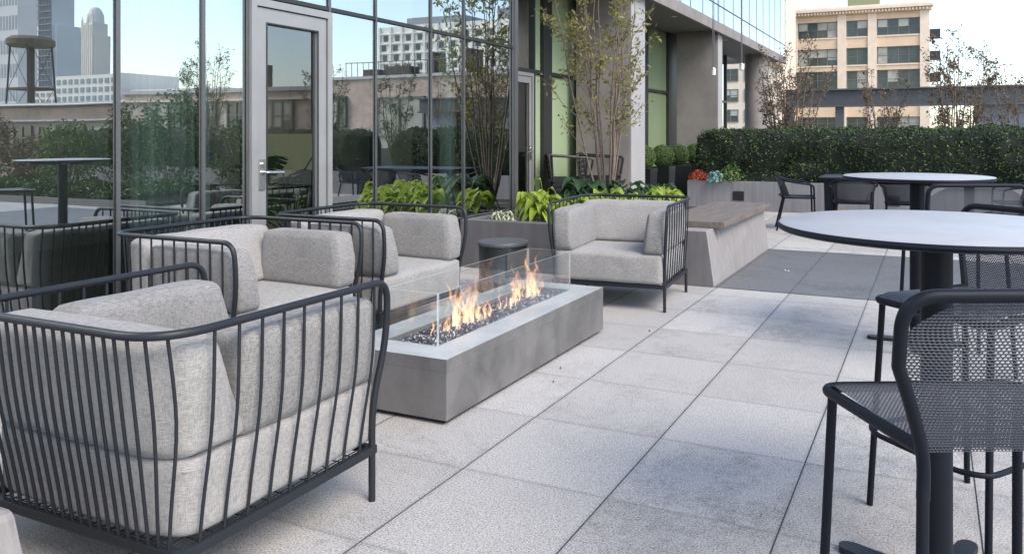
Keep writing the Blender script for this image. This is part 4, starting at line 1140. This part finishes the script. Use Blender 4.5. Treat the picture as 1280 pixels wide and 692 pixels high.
zz = [-8, rows[3][0], rows[3][1], rows[2][0], rows[2][1], rows[1][0], rows[1][1], rows[0][0], rows[0][1], 11.5]
for a, b in ((-8, 1.73), (2.80, 5.20), (6.72, 7.22), (8.65, 9.61), (10.97, 11.5)):
    for (p0, p1) in zip(piers[:-1], piers[1:]): P('spandrel', Bx(p0[1]*K, YB, zk(a), p1[0]*K, YB+.49, zk(b)), M['tan'], tan)
P('cornice', Bx(xl-.3, YB-1.1, zk(11.78), xr+.5, YB+.6, zk(12.0)), M['tan_lt'], tan)
P('cornice', Bx(xl-.1, YB-.6, zk(11.5), xr+.3, YB+.49, zk(11.775)), M['tan'], tan)
dn = MB()
for k in range(46): x = xl+(xr-xl)*k/46; dn.box(x, YB-.95, zk(11.55), x+.25, YB-.61, zk(11.74))
P('dentil', dn, M['tan_lt'], tan)
P('parapet', Bx(xl, YB+.2, zk(12.0), xr, YB+.7, zk(12.25)), M['tan_lt'], tan)
for (z0, z1) in rows:
    for (p0, p1), mu in zip(zip(piers[:-1], piers[1:]), (4, 2, 4)):
        window(tan, p0[1]*K+.05, p1[0]*K-.05, zk(z0), zk(z1), YB+.25, 'w', mull=mu)
        P('sill', Bx(p0[1]*K, YB-.12, zk(z0)-.22, p1[0]*K, YB-.002, zk(z0)-.02), M['tan_lt'], tan)
for z in (9.4, 7.6, 5.8, 4.2):
    P('fire_escape', MB().box(xr+.02, YB+1, zk(z)-.1, xr+1.5, YB+4, zk(z)).box(xr+.02, YB+.9, zk(z)-.1, xr+1.5, YB+.999, zk(z)+1.1), M['mull_dk'], tan)
P('penthouse', Bx(-6.8*K, YB+5, zk(12.0), -4.2*K, YB+9, zk(13.6)), M['greenroof'], tan)
# balcony tower left of it
at = thing('apartment_tower', 'pale apartment tower with stacked balconies seen past the round column', 'building', (-22, 105, -15))
P('wall', Bx(-34, 105, -15, -18.3, 118, 30), M['tan_lt'], at)
for k in range(12):
    z = -3+k*2.75
    P('balcony', MB().box(-20.6, 103.6, z, -17.5, 105.9, z+.25).box(-20.6, 103.6, z+.25, -20.5, 103.7, z+1.15).box(-20.6, 103.6, z+1.1, -17.5, 103.7, z+1.18), M['tower_wh'], at)
    for x in (-32, -29, -26, -23):
        window(at, x, x+2.2, z+.5, z+2.2, 104.9, 'w', mull=2)
# steel frame
sf = thing('steel_frame', 'blue grey steel beam on posts beyond the hedge', 'steel frame', (0, 21, 0))
P('beam', MB().box(-3.5, 20.93, 2.06, 6.5, 21.07, 2.44).box(-3.5, 20.82, 2.441, 6.5, 21.18, 2.48).box(-3.5, 20.82, 2.02, 6.5, 21.18, 2.059), M['beam'], sf)
for x in (-3.4, -2.15, 5.2): P('post', Bx(x-.10, 20.9, 0, x+.10, 21.1, 2.018), M['beam'], sf)
P('infill_panel', MB().box(.95, 21.2, 0, 6.4, 21.26, 2.30), M['panelg'], sf)
rl = thing('guard_rail', 'dark metal guard rail beyond the hedge', 'railing', (-1, 18.5, 0))
P('top_rail', Bx(-5.2, 18.48, 1.42, 1.4, 18.52, 1.45), M['mull_dk'], rl)
for k in range(34): P('baluster', Bx(-5.2+k*.2, 18.492, 0, -5.185+k*.2, 18.508, 1.42), M['mull_dk'], rl)

# ------------------------------------------------------------------ buildings and things seen only in the glass
br = thing('brick_building', 'long pale brick loft building mirrored in the glass wall, with railings on its roof', 'building', (20, 30, -15))
P('wall', Bx(7.8, 30.3, -15, 34, 44, 3.55), M['brick'], br)
P('coping', Bx(7.7, 30.15, 3.552, 34.1, 44.1, 3.75), M['fascia'], br)
P('wall', Bx(7.8, 29.9, -15, 18.6, 44.2, 3.98), M['brick'], br)
P('coping', Bx(7.7, 29.8, 3.982, 18.7, 44.3, 4.12), M['fascia'], br)
P('cornice', Bx(18.72, 30.1, 3.1, 34.1, 30.29, 3.2), M['tan_lt'], br)
for x0, x1, z0, z1 in ((29.2, 31.2, 1.5, 3.1), (26.4, 27.7, 1.6, 3.1), (24.2, 25.6, 1.6, 3.1), (17.3, 18.3, 1.7, 3.2), (12.6, 15.4, -.6, 3.1), (21, 22.4, 1.5, 3.1)):
    window(br, x0, x1, z0, z1, 30.18 if x0 > 18.5 else 29.78, 'w', mull=2)
rr_ = MB()
for k in range(27): rr_.box(9+k*.36, 31, 4.13, 9.02+k*.36, 31.03, 4.9)
rr_.box(9, 31, 4.88, 18.4, 31.03, 4.92)
P('roof_railing', rr_, M['mull'], br)
for x, w, h in ((15.2, 1.3, 1.0), (17.2, .9, .9), (13.6, .4, 1.6), (11.5, .3, 1.7), (25.2, .3, 1.4)): P('roof_unit', Bx(x, 32, 3.76, x+w, 33, 3.76+h), M['rust'], br)
wt = thing('white_tower', 'tall white apartment tower with a grid of small windows mirrored in the glass', 'building', (50, 90, -15))
P('wall', Bx(33.8, 90, -15, 63.2, 104, 16.6), M['tower_wh'], wt)
P('penthouse', Bx(34.5, 92, 16.6, 45, 102, 18.4), M['panelg'], wt); P('penthouse', Bx(50, 92, 16.6, 60, 102, 17.9), M['panelg'], wt)
wm = MB()
for i in range(15):
    for j in range(13):
        x = 34.9+i*1.92+((j % 3)-1)*.16; z = -2+j*1.38
        wm.box(x, 89.92, z, x+.72, 89.98, z+.80)
tag(P('window_grid', wm, M['winglass'], wt), kind='stuff')
rb = MB()
for j in range(14): rb.box(33.7, 89.8, -2.45+j*1.38, 63.3, 89.99, -2.3+j*1.38)
for i in range(16): rb.box(34.1+i*1.92, 89.79, -15, 34.4+i*1.92, 89.99, 16.6)
P('facade_grid', rb, M['tower_wh'], wt)
lb = thing('low_building', 'low brown roofed building with a pipe railing mirrored at the left of the glass', 'building', (48, 35, -15))
P('wall', Bx(37.5, 35, -15, 62, 50, 3.4), M['taupe'], lb)
P('coping', Bx(37.4, 34.85, 3.402, 62.1, 50.1, 3.6), M['fascia'], lb)
for z in (2.3,): P('ledge', Bx(37.4, 34.8, z, 62.1, 34.99, z+.12), M['fascia'], lb)
for k in range(8): window(lb, 38.5+k*2.9, 40.6+k*2.9, .3, 2.0, 34.9, 'w', mull=2)
P('pipe_rail', MB().tube([(37.4, 34.6, 3.45), (62, 34.6, 3.45)], .07, 8), M['white'], lb)
# water tower frame
wtw = thing('water_tower', 'rusty water tower stand without its tank mirrored at the far left', 'water tower', (58.7, 40, 3.6))
for sx in (-1, 1):
    for sy in (-1, 1): MB().tube([(sx*3.6, sy*2.6, -3), (sx*2.5, sy*2.0, 4.95)], .16, 8).build('leg', M['rust'], wtw)
MB().lathe([(3.2, 4.95), (3.6, 5.1), (3.6, 5.5), (2.9, 5.75)], 28).build('platform', M['tank'], wtw)
MB().lathe([(.34, -3), (.34, 4.95)], 16).build('riser_pipe', M['rust'], wtw)
MB().box(-3.1, -2.32, 1.4, 3.1, -2.22, 1.6).box(-3.1, 2.22, 1.4, 3.1, 2.32, 1.6).box(-3.1, -2.2, 1.4, -3.0, 2.2, 1.6).box(3.0, -2.2, 1.4, 3.1, 2.2, 1.6).build('girder', M['rust'], wtw)
cr = MB()
for sy in (-1, 1):
    cr.tube([(-3.3, sy*2.35, -1.2), (2.9, sy*2.2, 1.5)], .04, 5).tube([(3.3, sy*2.35, -1.2), (-2.9, sy*2.2, 1.5)], .04, 5)
    cr.tube([(-2.9, sy*2.2, 1.5), (2.5, sy*2.0, 4.9)], .04, 5).tube([(2.9, sy*2.2, 1.5), (-2.5, sy*2.0, 4.9)], .04, 5)
cr.build('tie_rod', M['rust'], wtw)
wtw.scale = (.46, .46, 1)
# skyline
sk = thing('skyscraper', 'stepped grey blue skyscraper mirrored at the upper left of the glass', 'building', (640, 400, -15))
P('shaft', Bx(632, 400, -15, 656, 420, 90), M['tower_gr'], sk)
P('shaft', Bx(635, 398.5, -15, 652, 416, 150), M['tower_gr'], sk)
rb = MB()
for k in range(9): rb.box(635.4+k*1.85, 397.8, -15, 636.0+k*1.85, 398.49, 150)
for k in range(30): rb.box(634.8, 397.5, -5+k*5, 652.2, 397.79, -4.2+k*5)
P('facade_grid', rb, M['panelg'], sk)
cw = thing('crowned_skyscraper', 'pale stone skyscraper with a pinnacled crown mirrored beside the grey one', 'building', (442, 300, -15))
P('shaft', Bx(437, 300, -15, 449, 309, 60), M['tower_pk'], cw)
P('shaft', Bx(438, 299.2, -15, 448, 308, 67), M['tower_pk'], cw)
P('crown', MB().lathe([(4.6, 67), (4.4, 72), (3.2, 75), (2, 76.5)], 12, (443, 304, 0)), M['tower_wh'], cw)
for dx in (-4.6, 0, 4.6): P('pinnacle', MB().lathe([(.8, 0), (.7, 6), (.1, 9)], 8, (443+dx, 299.5, 62)), M['tower_wh'], cw)
rb = MB()
for k in range(6): rb.box(438.2+k*1.7, 298.8, -15, 438.8+k*1.7, 299.19, 66)
P('facade_grid', rb, M['tower_wh'], cw)
for i, (x0, x1, y, z, mt, lab) in enumerate(((205, 232, 150, 19, 'tower_wh', 'white mid rise block mirrored below the crowned skyscraper'),
        (165, 203, 152, 14.0, 'tower_pk', 'long low pink grey block mirrored right of the crowned skyscraper'),
        (232, 262, 160, 16, 'tower_pk', 'pink mid rise block mirrored behind the water tower'),
        (690, 730, 405, 150, 'winglass', 'blue glass skyscraper mirrored at the far left edge'),
        (110, 150, 190, 9, 'tower_pk', 'distant low block mirrored above the brick roof'),)):
    b_ = thing('distant_block', lab, 'building', (x0, y, -15))
    P('wall', Bx(x0, y, -15, x1, y+20, z), M[mt if mt != 'winglass' else 'tower_gr'], b_)
    w_ = MB(); n_ = 10
    for k in range(n_):
        for q in range(6):
            a = x0+(x1-x0)*(k+.2)/n_; zt = z-(q+1)*(z+0)/7.5; w_.box(a, y-.12, zt, a+(x1-x0)/n_*.6, y-.05, zt+(z)/13)
    tag(P('window_grid', w_, M['haze_window'], b_), kind='stuff')
# ------------------------------------------------------------------ light, sky, camera
az = math.atan2(-.42, .91); el = R(46)       # direction towards the sun
sd = bpy.data.lights.new('sun', 'SUN'); sd.energy = 3.3; sd.angle = R(30); sd.color = (1, .90, .77)
so_ = bpy.data.objects.new('sun', sd); COL.objects.link(so_)
dv = Vector((math.cos(az)*math.cos(el), math.sin(az)*math.cos(el), math.sin(el)))
so_.rotation_euler = dv.to_track_quat('Z', 'Y').to_euler(); so_.location = (30, -10, 30)
w = bpy.data.worlds.new('World'); S.world = w; w.use_nodes = True
nt = w.node_tree; bg = nt.nodes['Background']
sky = nt.nodes.new('ShaderNodeTexSky'); sky.sky_type = 'NISHITA'; sky.sun_disc = False
sky.sun_elevation = el; sky.sun_rotation = PI/2-az; sky.air_density = 1.0; sky.dust_density = 1.0; sky.ozone_density = 1.2
hs = nt.nodes.new('ShaderNodeHueSaturation'); hs.inputs['Saturation'].default_value = .9; L(nt, sky.outputs[0], hs.inputs['Color']); L(nt, hs.outputs[0], bg.inputs['Color']); bg.inputs['Strength'].default_value = .35

cd = bpy.data.cameras.new('camera'); cam = bpy.data.objects.new('camera', cd); COL.objects.link(cam)
cam.location = (0, 0, 1.313); cam.rotation_euler = (PI/2, 0, .4241)
cd.sensor_width = 36; cd.sensor_fit = 'HORIZONTAL'; cd.lens = 36*976.4/1280
cd.shift_x = (640-724)/1280; cd.shift_y = (168.3-346)/1280; cd.clip_start = .05; cd.clip_end = 5000
S.camera = cam
S.view_settings.view_transform = 'Standard'; S.view_settings.look = 'None'; S.view_settings.exposure = 0
S.render.engine = 'CYCLES'
S.cycles.max_bounces = 10; S.cycles.transparent_max_bounces = 24; S.cycles.caustics_reflective = False; S.cycles.caustics_refractive = False
